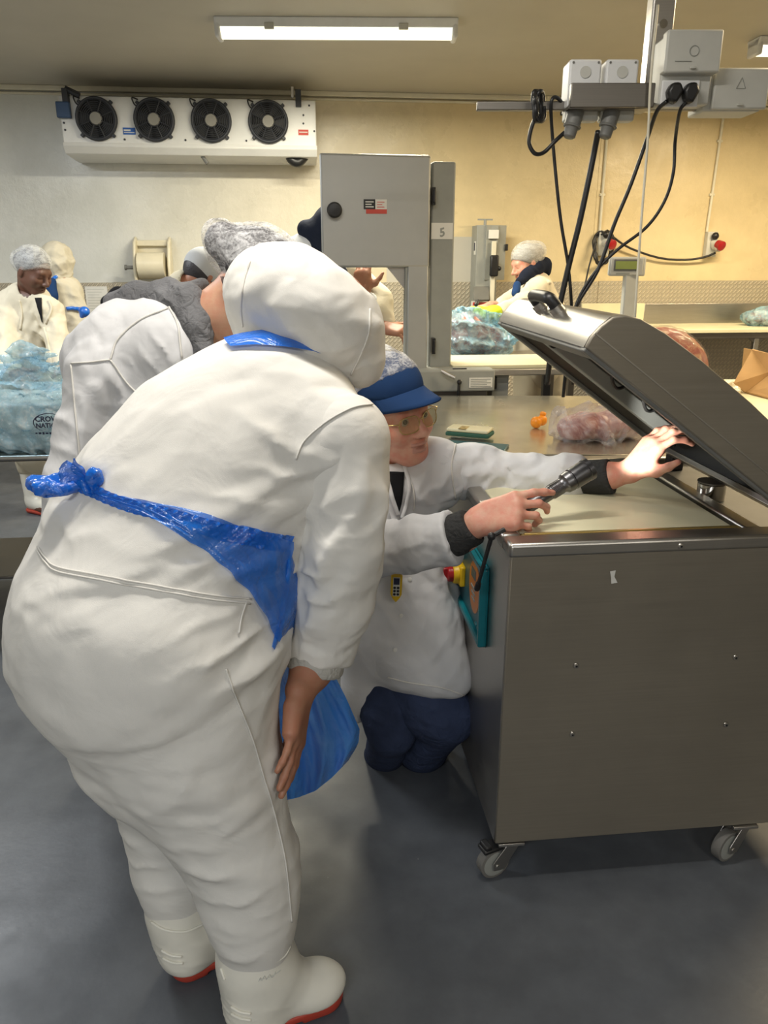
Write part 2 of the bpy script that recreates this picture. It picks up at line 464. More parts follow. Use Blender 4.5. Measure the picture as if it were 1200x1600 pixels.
# ---------------------------------------------------------------- implicit surfaces (for bodies, garments, bags)
class SDF:
    def __init__(s, h): s.h = h; s.ops = []; s.fold = []; s.crum = []
    def cone(s, a, b, ra, rb, k=.03, op='u'):
        s.ops.append(('c', np.array(a, 'f4'), np.array(b, 'f4'), ra, rb, k, op)); return s
    def chain(s, pts, k=.03, op='u', scale=1., grow=0.):
        if len(pts) == 1: pts = [pts[0], pts[0]]
        for (a, ra), (b, rb) in zip(pts[:-1], pts[1:]): s.cone(a, b, ra * scale + grow, rb * scale + grow, k, op)
        return s
    def ell(s, c, r, rot=None, k=.03, op='u'):
        rot = np.eye(3, dtype='f4') if rot is None else np.array(rot, 'f4')     # rows: axes
        s.ops.append(('e', np.array(c, 'f4'), np.array(r, 'f4'), rot, k, op)); return s
    def box(s, c, hs, rot=None, rad=.01, k=.02, op='u'):
        rot = np.eye(3, dtype='f4') if rot is None else np.array(rot, 'f4')
        s.ops.append(('b', np.array(c, 'f4'), np.array(hs, 'f4'), rot, rad, k, op)); return s
    def cut(s, o, n, k=.006):
        """removes what lies on the side n points to"""
        n = np.array(Vector(n).normalized(), 'f4'); s.ops.append(('p', np.array(o, 'f4'), n, k, 's')); return s
    def folds(s, c, rad, d, lam, amp, warp=.6):
        s.fold.append((np.array(c, 'f4'), rad, np.array(Vector(d).normalized(), 'f4'), lam, amp, warp)); return s
    def crumple(s, c, rad, lam, amp, octs=4, seed=1):
        """flat facets with sharp creases, like film that was scrunched"""
        s.crum.append((np.array(c, 'f4'), rad, lam, amp, octs, seed)); return s
    def bounds(s):
        lo = np.full(3, 1e9); hi = -lo
        for o in s.ops:
            if o[-1] != 'u': continue
            if o[0] == 'c':
                for p, r in ((o[1], o[3]), (o[2], o[4])): lo = np.minimum(lo, p - r); hi = np.maximum(hi, p + r)
            elif o[0] == 'e': R_ = max(o[2]); lo = np.minimum(lo, o[1] - R_); hi = np.maximum(hi, o[1] + R_)
            elif o[0] == 'b': R_ = np.linalg.norm(o[2]) + o[4]; lo = np.minimum(lo, o[1] - R_); hi = np.maximum(hi, o[1] + R_)
        return lo - 4 * s.h - .02, hi + 4 * s.h + .02
    def eval(s):
        lo, hi = s.bounds(); h = s.h
        n = np.ceil((hi - lo) / h).astype(int) + 1
        X, Y, Z = [(lo[i] + h * np.arange(n[i])).astype('f4') for i in range(3)]
        f = np.full(n, 1.0, 'f4')
        def sub(a, b):
            i0 = np.clip(np.floor((a - lo) / h).astype(int), 0, n); i1 = np.clip(np.ceil((b - lo) / h).astype(int) + 1, 0, n)
            return tuple(slice(p, q) for p, q in zip(i0, i1))
        for o in s.ops:
            k = o[-2]; m = max(k, 0) + 3 * h
            if o[0] == 'c':
                _, a, b, ra, rb, k, op = o
                sl = sub(np.minimum(a - ra, b - rb) - m, np.maximum(a + ra, b + rb) + m)
            elif o[0] == 'e':
                _, c, r, rot, k, op = o; R_ = max(r) + m; sl = sub(c - R_, c + R_)
            elif o[0] == 'b':
                _, c, hs, rot, rad, k, op = o; R_ = np.linalg.norm(hs) + rad + m; sl = sub(c - R_, c + R_)
            else:
                _, c, nn, k, op = o; sl = tuple(slice(0, q) for q in n)
            x = X[sl[0]][:, None, None]; y = Y[sl[1]][None, :, None]; z = Z[sl[2]][None, None, :]
            if x.size * y.size * z.size == 0: continue
            if o[0] == 'c':
                ba = b - a; L = float(ba @ ba)
                px, py, pz = x - a[0], y - a[1], z - a[2]
                if L < 1e-10: g = np.sqrt(px * px + py * py + pz * pz) - ra
                else:
                    t = np.clip((px * ba[0] + py * ba[1] + pz * ba[2]) / L, 0, 1)
                    g = np.sqrt((px - t * ba[0]) ** 2 + (py - t * ba[1]) ** 2 + (pz - t * ba[2]) ** 2) - (ra + (rb - ra) * t)
            elif o[0] in 'eb':
                px, py, pz = x - c[0], y - c[1], z - c[2]
                u = [rot[i, 0] * px + rot[i, 1] * py + rot[i, 2] * pz for i in range(3)]
                if o[0] == 'e':
                    k0 = np.sqrt(sum((u[i] / r[i]) ** 2 for i in range(3))); k1 = np.sqrt(sum((u[i] / r[i] ** 2) ** 2 for i in range(3)))
                    g = np.where(k1 > 1e-6, k0 * (k0 - 1) / np.maximum(k1, 1e-6), -min(r))
                else:
                    q = [np.abs(u[i]) - hs[i] for i in range(3)]
                    g = np.sqrt(sum(np.maximum(t, 0) ** 2 for t in q)) + np.minimum(np.maximum(np.maximum(q[0], q[1]), q[2]), 0) - rad
            else:
                g = -((x - c[0]) * nn[0] + (y - c[1]) * nn[1] + (z - c[2]) * nn[2])   # inside of the removed half: g<0 where to remove -> distance
            F_ = f[sl]
            if op == 'u':
                hh = np.maximum(k - np.abs(F_ - g), 0); f[sl] = np.minimum(F_, g) - (hh * hh / (4 * k) if k > 0 else 0)
            else:
                g = -g
                hh = np.maximum(k - np.abs(F_ - g), 0); f[sl] = np.maximum(F_, g) + (hh * hh / (4 * k) if k > 0 else 0)
        if s.fold:
            I = np.nonzero(np.abs(f) < .035)
            P = np.stack([X[I[0]], Y[I[1]], Z[I[2]]], 1); add = np.zeros(len(P), 'f4')
            for c, rad, d, lam, amp, warp in s.fold:
                q = P - c; w = np.exp(-(q ** 2).sum(1) / rad ** 2)
                a1 = np.array([d[1], -d[0], .35], 'f4'); a2 = np.array([d[2], .4, -d[0]], 'f4')
                ph = q @ d * (2 * PI / lam) + warp * (np.sin(q @ a1 * (2 * PI / (lam * 2.7)) + 1.3) + .8 * np.sin(q @ a2 * (2 * PI / (lam * 1.9)) + c[0] * 9) + .5 * np.sin(q @ (a1 + a2) * (2 * PI / (lam * 1.1))))
                r_ = 1 - np.abs(np.sin(ph * .5)); md = .55 + .45 * np.sin(q @ a2 * (2 * PI / (lam * 3.1)) + c[1] * 5 + np.sin(ph * .31))
                add += amp * w * (r_ ** 2.0 - .3) * md
            f[I] -= add
        for c, rad, lam, amp, octs, seed in s.crum:
            rg = np.random.RandomState(seed)
            I = np.nonzero(np.abs(f) < .06)
            P = np.stack([X[I[0]], Y[I[1]], Z[I[2]]], 1); w = np.exp(-((P - c) ** 2).sum(1) / rad ** 2)
            q = P.copy(); add = np.zeros(len(P), 'f4'); L = lam; A_ = 1.0
            for o_ in range(octs):
                for r_ in range(2):
                    d = rg.normal(size=3).astype('f4'); d /= np.linalg.norm(d); e = rg.normal(size=3).astype('f4')
                    t = q @ d / L + rg.rand(); tri = np.abs((t % 1.0) * 2 - 1)
                    add += A_ * (tri - .5); q = q + np.outer(tri * L * .35, e / np.linalg.norm(e)).astype('f4')
                L *= .6; A_ *= .55
            f[I] -= amp * w * add
        return f, lo
    def mesh(s, smooth=1):
        f, lo = s.eval(); h = s.h; S = f < 0
        c = np.zeros(np.array(f.shape) - 1, 'i1')
        for i in (0, 1):
            for j in (0, 1):
                for k in (0, 1):
                    c += S[i:f.shape[0] - 1 + i, j:f.shape[1] - 1 + j, k:f.shape[2] - 1 + k]
        act = (c > 0) & (c < 8); A = np.argwhere(act); idx = np.full(c.shape, -1, 'i4'); idx[act] = np.arange(len(A))
        pos = np.zeros((len(A), 3)); cnt = np.zeros(len(A))
        cor = [(i, j, k) for i in (0, 1) for j in (0, 1) for k in (0, 1)]
        V = {q: f[A[:, 0] + q[0], A[:, 1] + q[1], A[:, 2] + q[2]] for q in cor}
        for p in cor:
            for ax in range(3):
                if p[ax] == 0:
                    q = list(p); q[ax] = 1; q = tuple(q); va, vb = V[p], V[q]; m = (va < 0) != (vb < 0)
                    t = np.where(m, va / np.where(m, va - vb, 1), 0)
                    e = np.array(p, float)[None, :].repeat(len(A), 0); e[:, ax] += t
                    pos[m] += e[m]; cnt[m] += 1
        pos = lo + h * (A + pos / cnt[:, None])
        quads = []
        for ax in range(3):
            u, v = (ax + 1) % 3, (ax + 2) % 3
            s0 = [slice(None)] * 3; s1 = [slice(None)] * 3
            s0[ax] = slice(0, -1); s1[ax] = slice(1, None)
            a, b = S[tuple(s0)], S[tuple(s1)]
            E_ = np.argwhere(a != b); E_ = E_[(E_[:, u] > 0) & (E_[:, v] > 0) & (E_[:, u] < f.shape[u] - 1) & (E_[:, v] < f.shape[v] - 1)]
            sg = a[E_[:, 0], E_[:, 1], E_[:, 2]]
            def at(du, dv):
                Q = E_.copy(); Q[:, u] -= du; Q[:, v] -= dv; return idx[Q[:, 0], Q[:, 1], Q[:, 2]]
            q = np.stack([at(1, 1), at(0, 1), at(0, 0), at(1, 0)], 1)
            q[~sg] = q[~sg][:, ::-1]; quads.append(q)
        Q = np.concatenate(quads)
        for _ in range(smooth):
            acc = np.zeros_like(pos); n_ = np.zeros(len(pos))
            for i in range(4):
                np.add.at(acc, Q[:, i], pos[Q[:, (i + 1) % 4]] + pos[Q[:, i - 1]]); np.add.at(n_, Q[:, i], 2)
            pos = .5 * pos + .5 * acc / np.maximum(n_, 1)[:, None]
        return pos, Q
    def build(s, name, mat, parent=None, smooth=1, extra=(), world=True):
        """extra: further (positions, quads) joined into the same mesh"""
        P, Q = s.mesh(smooth)
        for p2, q2 in extra: Q = np.concatenate([Q, q2 + len(P)]); P = np.concatenate([P, p2])
        if parent is not None:
            inv = np.array(TOP[parent.name].inverted()); P = P @ inv[:3, :3].T + inv[:3, 3]
        me = bpy.data.meshes.new(name)
        me.vertices.add(len(P)); me.vertices.foreach_set('co', P.astype('f4').ravel())
        me.loops.add(Q.size); me.loops.foreach_set('vertex_index', Q.astype('i4').ravel())
        me.polygons.add(len(Q)); me.polygons.foreach_set('loop_start', np.arange(0, Q.size, 4, dtype='i4'))
        me.polygons.foreach_set('use_smooth', np.ones(len(Q), bool))
        me.update(calc_edges=True); me.validate()
        o = bpy.data.objects.new(name, me); COL.objects.link(o)
        for m in (mat if isinstance(mat, (list, tuple)) else [mat]): me.materials.append(M[m])
        if parent is not None: o.parent = parent
        TOP[o.name] = TOP[parent.name] if parent is not None else Matrix.Identity(4)
        return o
def bvh_of(*objs):
    V_, F_ = [], []
    for o in objs:
        k = len(V_); mt = TOP[o.name]
        V_ += [mt @ v.co for v in o.data.vertices]; F_ += [tuple(i + k for i in p.vertices) for p in o.data.polygons]
    return BVHTree.FromPolygons(V_, F_)
def drape(bvh, px, py, off=.006):
    """point on a garment seen at px, py, lifted off its surface"""
    d = Vector(ray(px, py)).normalized(); hit = bvh.ray_cast(Vector(CAMP), d)
    if hit[0] is None: return None
    n = hit[1] if hit[1].dot(d) < 0 else -hit[1]
    return hit[0] + n * off
def drape_line(bvh, pts, off=.002, n=10):
    """polyline of px points laid on a garment"""
    P2 = spline([(a, b, 0) for a, b in pts], n); out = []
    for q in P2:
        h = drape(bvh, q.x, q.y, off)
        if h is not None and (not out or (h - out[-1]).length < .12): out.append(h)
    return out
def stitches(bvh, lines, name, mat, parent, r=.0022):
    for L in lines:
        P_ = drape_line(bvh, L)
        if len(P_) > 2: MB().tube(P_, r, 6).build(name, mat, parent, world=True, smooth=180)

# ---- body pieces
def hand(S, wrist, d, n, thumb, curls, scale=1., spread=.12, thumb_dir=(.65, .75, -.1), thumb_bend=.25, rw=.026):
    """five-fingered hand: d points along the hand, n out of its back, thumb = +1/-1 picks the thumb's side"""
    d = Vector(d).normalized(); n = Vector(n); n = (n - d * n.dot(d)).normalized(); sd = n.cross(d) * thumb
    w = Vector(wrist); q = scale
    L = [(.042, .026, .022), (.047, .030, .023), (.043, .028, .022), (.034, .021, .019)]
    off = [.030, .010, -.011, -.030]; ln = [.090, .094, .089, .080]
    for i in range(4):
        b = w + (d * ln[i] + sd * off[i]) * q
        S.cone(w + sd * off[i] * .55 * q, b, .0165 * q, .0125 * q, .016 * q)
        S.cone(w + (d * .03 + sd * off[i] * .8 - n * .008) * q, b - n * .006 * q, .0135 * q, .0105 * q, .014 * q)
        ang = 0.0; p = b; dd = (d + sd * spread * (1.2 - i * .8)).normalized()
        rr = (.0098, .0088, .0080, .0068) if i < 3 else (.0086, .0076, .0069, .0060)
        for j in range(3):
            ang += curls[i][j] if isinstance(curls[i], (tuple, list)) else curls[i] * (1., 1.1, .7)[j]
            v = dd * math.cos(ang) - n * math.sin(ang); e = p + v * L[i][j] * q
            S.cone(p, e, rr[j] * q, rr[j + 1] * q, .005 * q); p = e
    t0 = w + (d * .022 + sd * .022 - n * .006) * q
    td = (d * thumb_dir[0] + sd * thumb_dir[1] + n * thumb_dir[2]).normalized()
    t1 = t0 + td * .045 * q
    t2d = (td + d * thumb_bend).normalized(); t2 = t1 + t2d * .034 * q
    t3 = t2 + (t2d + d * thumb_bend * .8).normalized() * .027 * q
    S.cone(t0, t1, .0165 * q, .0125 * q, .02 * q); S.cone(t1, t2, .0115 * q, .0102 * q, .006 * q); S.cone(t2, t3, .0100 * q, .0076 * q, .006 * q)
    S.cone(w + (d * .05 + sd * .022 - n * .006) * q, t1, .010 * q, .010 * q, .02 * q)
    return S
class Head:
    def __init__(s, c, fwd, up=(0, 0, 1), scale=1.):
        s.c = Vector(c); s.f = Vector(fwd).normalized(); u = Vector(up); s.u = (u - s.f * u.dot(s.f)).normalized()
        s.l = s.u.cross(s.f); s.q = scale; s.rot = np.array([s.f, s.l, s.u], 'f4')
    def p(s, x, y, z): return s.c + (s.f * x + s.l * y + s.u * z) * s.q
    def shape(s, S, face=True, mouth=.0025):
        q = s.q; E_ = lambda c, r, k=.02, op='u': S.ell(s.p(*c), [a * q for a in r], s.rot, k * q, op)
        E_((-.012, 0, .035), (.098, .078, .088)); E_((.026, 0, -.03), (.066, .062, .088), .04)
        S.cone(s.p(.062, -.008, -.096), s.p(.062, .008, -.096), .024 * q, .024 * q, .03 * q)
        for y in (-1, 1):
            S.cone(s.p(-.002, .052 * y, -.055), s.p(.052, .018 * y, -.095), .020 * q, .020 * q, .03 * q)
            E_((-.008, .080 * y, -.008), (.017, .008, .032), .008)
        if face:
            for y in (-1, 1):
                S.ell(s.p(.064, .040 * y, -.028), [.026 * q] * 3, s.rot, .03 * q)
                S.ell(s.p(.099, .032 * y, .004), [.017 * q, .019 * q, .013 * q], s.rot, .014 * q, 's')
            S.cone(s.p(.082, -.036, .024), s.p(.082, .036, .024), .012 * q, .012 * q, .018 * q)
            for y in (-1, 1):
                S.ell(s.p(.079, .032 * y, .004), [.0150 * q, .0175 * q, .0120 * q], s.rot, .004 * q)
            S.cone(s.p(.088, 0, .012), s.p(.116, 0, -.030), .009 * q, .0125 * q, .014 * q)
            for y in (-1, 1): S.ell(s.p(.103, .013 * y, -.036), [.012 * q, .009 * q, .009 * q], s.rot, .008 * q)
            E_((.090, 0, -.062), (.014, .026, .007), .008); E_((.088, 0, -.078), (.014, .022, .008), .008)
            E_((.106, 0, -.070), (.018, .021, mouth), .004, 's')
        return S
    def lips_mask(s, o, slot=1):
        mt = TOP[o.name]; q = s.q
        for p in o.data.polygons:
            d = mt @ p.center - s.c; x, y, z = d.dot(s.f) / q, d.dot(s.l) / q, d.dot(s.u) / q
            if x > .088 and abs(y) < .026 and -.084 < z < -.057: p.material_index = slot
    def eyes(s, parent, look=(0, 0)):
        q = s.q
        for y in (-1, 1):
            c = s.p(.0815, .032 * y, .004)
            MB().ball(c, .0142 * q, 14).build('eye', 'eye', parent, world=True, smooth=180)
            d = (s.f + s.l * look[0] + s.u * look[1]).normalized()
            MB().lathe([(.0122 * q, .0066 * q), (.0140 * q, .0054 * q), (.0147 * q, 0)], c, d, 14).build('iris', 'iris', parent, world=True, smooth=180)

# ================================================================ the room
def hit(px, py, o, n):
    d = Vector(ray(px, py)); c = Vector(CAMP); o = Vector(o); n = Vector(n)
    return c + d * ((o - c).dot(n) / d.dot(n))
Z_CEIL = 2.78
MW = Matrix.Translation((0, 6.55, 0)) @ Matrix.Rotation(RY, 4, 'Z')
MWI = MW.inverted()
WN = Vector((math.sin(RY), -math.cos(RY), 0))
def onwall(px, py, off=0.0):
    """wall coordinates (along, out of the wall is -y, height)"""
    p = MWI @ hit(px, py, MW @ Vector((0, -off, 0)), WN); return p
def wallobj(o): o.matrix_world = MW; TOP[o.name] = MW.copy(); return o
def sblock(name, lo, hi, mat, bevel=0):
    o = MB().mm(lo, hi).build(name, mat, bevel=bevel); wallobj(o); return struct(o)

o = MB().mm((-6, -4.5, -.1), (6.5, 8.5, 0)).build('floor', 'floor'); struct(o)
sblock('ceiling', (-4.4, -9.6, Z_CEIL), (5.0, .2, Z_CEIL + .1), 'ceiling')
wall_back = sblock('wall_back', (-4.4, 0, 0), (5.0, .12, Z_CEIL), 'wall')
sblock('wall_left', (-4.5, -9.6, 0), (-4.3, 0, Z_CEIL), 'wall_plain')
sblock('wall_right', (4.6, -9.6, 0), (4.8, 0, Z_CEIL), 'wall_plain')
sblock('wall_rear', (-4.4, -9.7, 0), (5.0, -9.5, Z_CEIL), 'wall_plain')
# chequer plate sheets along the foot of the wall
zt = 1.405
xs = [-4.3, -2.15, -.35, onwall(930, 500).x, 3.6, 4.6]
for i in range(5):
    dz = (0, .004, -.003, .002, -.004)[i]
    sblock('trim_%d' % (i + 1), (xs[i] + .002, -.006 - .001 * (i % 2), 0), (xs[i + 1] - .002, 0, zt + dz), 'tread')
sblock('trim_6', (-4.3, -.045, Z_CEIL - .035), (4.6, 0, Z_CEIL), 'pvc', .006)
sblock('trim_7', (-4.3, -.028, Z_CEIL - .060), (4.6, 0, Z_CEIL - .045), 'pvc', .004)
for k, x in enumerate((-3.02, -.62, 1.75)):
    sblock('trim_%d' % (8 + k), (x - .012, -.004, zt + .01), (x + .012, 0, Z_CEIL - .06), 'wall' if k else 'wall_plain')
# paler repaired patch beside the cabinet
a = onwall(700, 370); b = onwall(748, 446)
sblock('trim_11', (a.x - .5, -.003, b.z), (b.x + .02, 0, a.z), 'wall_plain')

# ceiling lamps
def tube_lamp(name, label, a, b, z):
    a = Vector((a[0], a[1], 0)); b = Vector((b[0], b[1], 0)); c = (a + b) / 2; L = (b - a).length
    t = thing(name, label, 'lamp', (c.x, c.y, z), math.atan2(b.y - a.y, b.x - a.x), 'tube lamps on the ceiling')
    h = L / 2
    MB().prism([(-h, -.075, 0), (-h, .075, 0), (-h, .06, -.045), (-h, -.06, -.045)], (L, 0, 0)).build('housing', 'box_light', t, .006)
    prof = [(-.058 + .116 * i / 8, -.045 - .045 * math.sin(PI * i / 8)) for i in range(9)]
    MB().prism([(-h + .03, y, q) for y, q in prof], (L - .06, 0, 0)).build('diffuser', 'tube_glow', t, smooth=60)
    for s in (-1, 1):
        MB().mm((min(s * h, s * (h - .03)), -.066, -.092), (max(s * h, s * (h - .03)), .066, -.0)).build('end_cap', 'box_light', t, .012)
        MB().box((s * h * .55, -.064, -.042), (.05, .014, .03)).build('clip', 'grey_box', t, .003)
    return t
pa = WZ(338, 48, Z_CEIL - .05); pb = WZ(714, 50, Z_CEIL - .05)
tube_lamp('ceiling_lamp', 'long glowing fluorescent tube lamp on the ceiling above the cooler', pa, pb, Z_CEIL)
pa = WZ(1176, 76, Z_CEIL - .05); tube_lamp('ceiling_lamp', 'glowing lamp at the ceiling, cut by the right edge of the photo', pa, (pa.x + 1.3, pa.y + .1), Z_CEIL)

# ---------------------------------------------------------------- cooler with four fans
OFF = .42
p0 = onwall(90, 150, OFF); p1 = onwall(493, 155, OFF); pb_ = onwall(300, 223, OFF)
LX = p1.x - p0.x; HZ = .31
c0 = MW @ Vector((p0.x, -OFF, (p0.z + p1.z) / 2 - HZ))
t = thing('evaporator_cooler', 'long white evaporator cooler with four black fans high on the wall', 'cooler', c0, RY)
MB().prism([(0, 0, .0), (0, 0, HZ), (0, OFF - .02, HZ), (0, OFF - .02, -.05), (0, .03, -.03)], (LX, 0, 0)).build('casing', 'white_paint', t, .008)
MB().prism([(-.004, -.006, -.008), (-.004, .0, .02), (-.004, OFF - .04, -.02), (-.004, OFF - .04, -.075), (-.004, .03, -.055)], (LX + .008, 0, 0)).build('drip_tray', 'white_paint', t, .006)
for i, px in enumerate((151, 241, 330, 419)):
    q = onwall(px, 180 + (px - 151) * .016, OFF); fx = q.x - p0.x; fz = HZ * .53; R_ = .130
    f = MB().torus((fx, -.03, fz), (0, 1, 0), R_, .010, 36).torus((fx, -.012, fz), (0, 1, 0), R_, .012, 36)
    for r_ in np.linspace(.045, R_ - .012, 7): f.torus((fx, -.036, fz), (0, 1, 0), float(r_), .0028, 32, 5)
    g = f.build('fan_guard', 'fan_black', t, smooth=180)
    for k in range(8):
        an = PI / 8 + k * PI / 4
        MB().tube([(fx + .03 * math.cos(an), -.041, fz + .03 * math.sin(an)), (fx + R_ * math.cos(an), -.036, fz + R_ * math.sin(an))], .004, 6).build('guard_spoke', 'fan_black', g)
    MB().lathe([(0, R_ - .004), (.012, R_ - .004)], (fx, -.014, fz), (0, 1, 0), 32).build('fan_recess', 'dark_inside', t)
    MB().lathe([(0, .0), (0, .038), (.008, .042), (.03, .042)], (fx, -.046, fz), (0, 1, 0), 24).build('fan_hub', 'fan_hub', t)
    bl = MB()
    for k in range(5):
        an = k * 2 * PI / 5 + i
        u = Vector((math.cos(an), 0, math.sin(an))); w_ = Vector((-math.sin(an), 0, math.cos(an)))
        c_ = Vector((fx, -.022, fz))
        bl.add([c_ + u * .04 - w_ * .015, c_ + u * .112 - w_ * .03 + Vector((0, .008, 0)), c_ + u * .112 + w_ * .035 - Vector((0, .008, 0)), c_ + u * .04 + w_ * .015], [(0, 1, 2, 3)])
    bl.build('fan_blades', 'rubber', t, solid=.003)
    for k in range(4):
        an = PI / 4 + k * PI / 2
        MB().box((fx + (R_ + .012) * math.cos(an), -.014, fz + (R_ + .012) * math.sin(an)), (.035, .03, .022), Matrix.Rotation(-an, 3, 'Y')).build('guard_lug', 'fan_black', t, .004)
    MB().tube(spline([(fx - .10, -.01, HZ - .02), (fx - .135, -.03, HZ - .012), (fx - .125, -.028, HZ - .05), (fx - .10, -.02, HZ - .07)], 6), .005, 7).build('fan_lead', 'black', t)
def lp(px, py, off=OFF): q = onwall(px, py, off); return Vector((q.x - p0.x, 0, q.z - (c0.z)))
q = lp(101, 173); MB().mm((q.x - .045, -.05, q.z - .05), (q.x + .045, 0, q.z + .05)).build('junction_box', 'blue_box', t, .006)
q = lp(104, 152); MB().mm((q.x - .02, -.045, q.z - .05), (q.x + .02, .02, q.z + .05)).build('bracket', 'fan_black', t, .004)
MB().tube([(q.x, -.02, q.z + .05), (q.x + .09, -.01, q.z + .01)], .02, 8).build('cable_gland', 'fan_black', t)
q = lp(202, 205); MB().mm((q.x - .042, -.004, q.z - .022), (q.x + .042, 0, q.z + .022)).build('blue_sticker', 'blue_print', t)
MB().mm((q.x - .036, -.0055, q.z + .0), (q.x + .01, -.003, q.z + .010)).mm((q.x - .036, -.0055, q.z - .012), (q.x + .036, -.003, q.z - .007)).build('sticker_print', 'paper', t)
q = lp(474, 207); MB().mm((q.x - .036, -.004, q.z - .018), (q.x + .036, 0, q.z + .018)).build('red_sticker', 'red_print', t)
MB().mm((q.x - .030, -.0055, q.z - .002), (q.x + .030, -.003, q.z + .004)).build('sticker_print', 'paper', t)
for px, py in ((100, 192), (102, 203), (474, 180), (474, 193), (93, 165), (491, 205), (483, 165), (195, 218), (290, 219), (385, 220)):
    q = lp(px, py); MB().lathe([(0, 0), (0, .007), (.006, .007)], (q.x, -.005, q.z), (0, 1, 0), 10).build('screw', 'fan_black', t)
q = lp(466, 153); MB().mm((q.x - .02, -.03, q.z - .06), (q.x + .02, .0, q.z + .05)).build('bracket', 'fan_black', t, .004)
MB().mm((q.x - .05, -.01, q.z + .0), (q.x - .03, .01, q.z + .07)).build('hanger', 'steel', t, .003)
q = lp(310, 232); MB().tube([(q.x, .08, q.z + .03), (q.x, .08, q.z - .02), (q.x + .05, .07, q.z - .09)], .014, 10).build('drain_spout', 'gland', t)
q = lp(465, 238); MB().tube(spline([(q.x - .07, .12, q.z + .05), (q.x - .05, .1, q.z - .03), (q.x, .1, q.z - .055), (q.x + .05, .12, q.z - .01), (q.x + .09, .16, q.z + .05)], 6), .035, 12).build('drain_hose', 'black', t)

# ---------------------------------------------------------------- paper roll holder on the wall
q0 = onwall(241, 405, .0)
t = thing('paper_roll_holder', 'cream plastic paper roll holder on the back wall', 'dispenser', MW @ Vector((q0.x, 0, q0.z - .17)), RY)
for s, dx in ((-1, 0), (1, .03)):
    x = s * .125 + dx * .3
    MB().prism([(x - .012, -.02, .02), (x - .012, -.16, .0), (x - .012, -.17, .12), (x - .012, -.10, .30), (x - .012, -.02, .34)], (.024, 0, 0)).build('side_arm', 'cream_plastic', t, .01)
MB().mm((-.12, -.05, .265), (.13, -.012, .31)).build('top_bar', 'cream_plastic', t, .008)
MB().mm((-.13, -.015, .02), (.14, .0, .30)).build('back_plate', 'cream_plastic', t, .005)
MB().lathe([(0, .03), (0, .095), (.20, .095), (.20, .03)], (-.10, -.12, .125), (1, 0, 0), 30).build('paper_roll', 'cream_plastic', t)
MB().lathe([(0, .014), (.06, .014), (.06, .02), (.075, .02)], (-.13, -.13, .11), (-1, 0, 0), 12).build('knob', 'gland', t)
# notice on the chequer plate
q = onwall(152, 468, .01)
tag(MB().mm((q.x - .085, -.012, q.z - .11), (q.x + .085, -.009, q.z + .10)).build('notice_sheet', 'paper'), 'white printed sheet fixed to the chequer plate under the paper roll holder', 'notice')
wallobj(bpy.data.objects['notice_sheet'])
nl = MB()
for k in range(8): nl.mm((q.x - .07, -.0128, q.z + .075 - k * .021), (q.x + .06 - .02 * (k % 3), -.0122, q.z + .080 - k * .021))
nl.build('printed_lines', 'grey_box', bpy.data.objects['notice_sheet'])

# ---------------------------------------------------------------- isolator cabinet on the wall
qa = onwall(752, 352, .16); qb = onwall(784, 448, .16); qf = onwall(743, 470, .3)
cx = (qa.x + qb.x) / 2; w_ = qb.x - qa.x
t = thing('isolator_cabinet', 'tall grey isolator cabinet with a handle, on the wall behind the bench', 'cabinet', MW @ Vector((cx, 0, 1.17)), RY)
H_ = qa.z - 1.17
MB().mm((-w_ / 2 - .04, -.20, .0), (w_ / 2 - .055, -.005, H_)).build('cabinet_body', 'cab_grey', t, .005)
MB().prism([(-w_ / 2 + .03, -.215, .25), (w_ / 2 + .02, -.15, .25), (w_ / 2 + .02, -.14, .25), (-w_ / 2 + .03, -.2, .25)], (0, 0, H_ - .25)).build('door', 'cab_grey', t, .003)
MB().mm((-.045, -.222, H_ - .10), (.035, -.205, H_ - .035)).build('label_plate', 'paper', t)
MB().mm((-w_ / 2 - .044, -.17, H_ - .22), (-w_ / 2 - .038, -.12, H_ - .12)).build('label_plate', 'paper', t)
MB().mm((-w_ / 2 - .046, -.16, H_ - .19), (-w_ / 2 - .036, -.13, H_ - .13)).build('printed_mark', 'ink', t)
MB().mm((-.02, -.235, .02), (.018, -.215, H_ - .12)).build('sliding_rail', 'pvc', t, .004)
MB().mm((-.034, -.275, .28), (.034, -.235, .44)).lathe([(0, .02), (.03, .016)], (.03, -.25, .34), (1, 0, 0), 12).build('handle', 'black', t, .012)
MB().mm((w_ / 2 + .01, -.17, H_ - .19), (w_ / 2 + .035, -.15, H_ - .14)).build('latch', 'black', t, .004)
MB().prism([(-.16, -.27, .10), (-.03, -.27, .10), (-.02, -.21, .20), (-.15, -.21, .20)], (0, .012, .004)).build('tray', 'gland', t, .004)
MB().mm((-.165, -.225, -.06), (-.03, -.205, .09)).build('warning_notice', 'paper', t)
MB().mm((-.155, -.2265, .055), (-.04, -.224, .08)).build('notice_heading', 'red_print', t)
for k in range(4): MB().mm((-.15, -.2265, .035 - k * .02), (-.05 - .01 * (k % 2), -.224, .041 - k * .02)).build('notice_line', 'grey_box', t)
MB().tube([(-.05, -.1, H_), (-.05, -.1, H_ + .05)], .012, 8).box((-.05, -.1, H_ + .045), (.12, .012, .012)).build('lifting_lug', 'cab_grey', t)

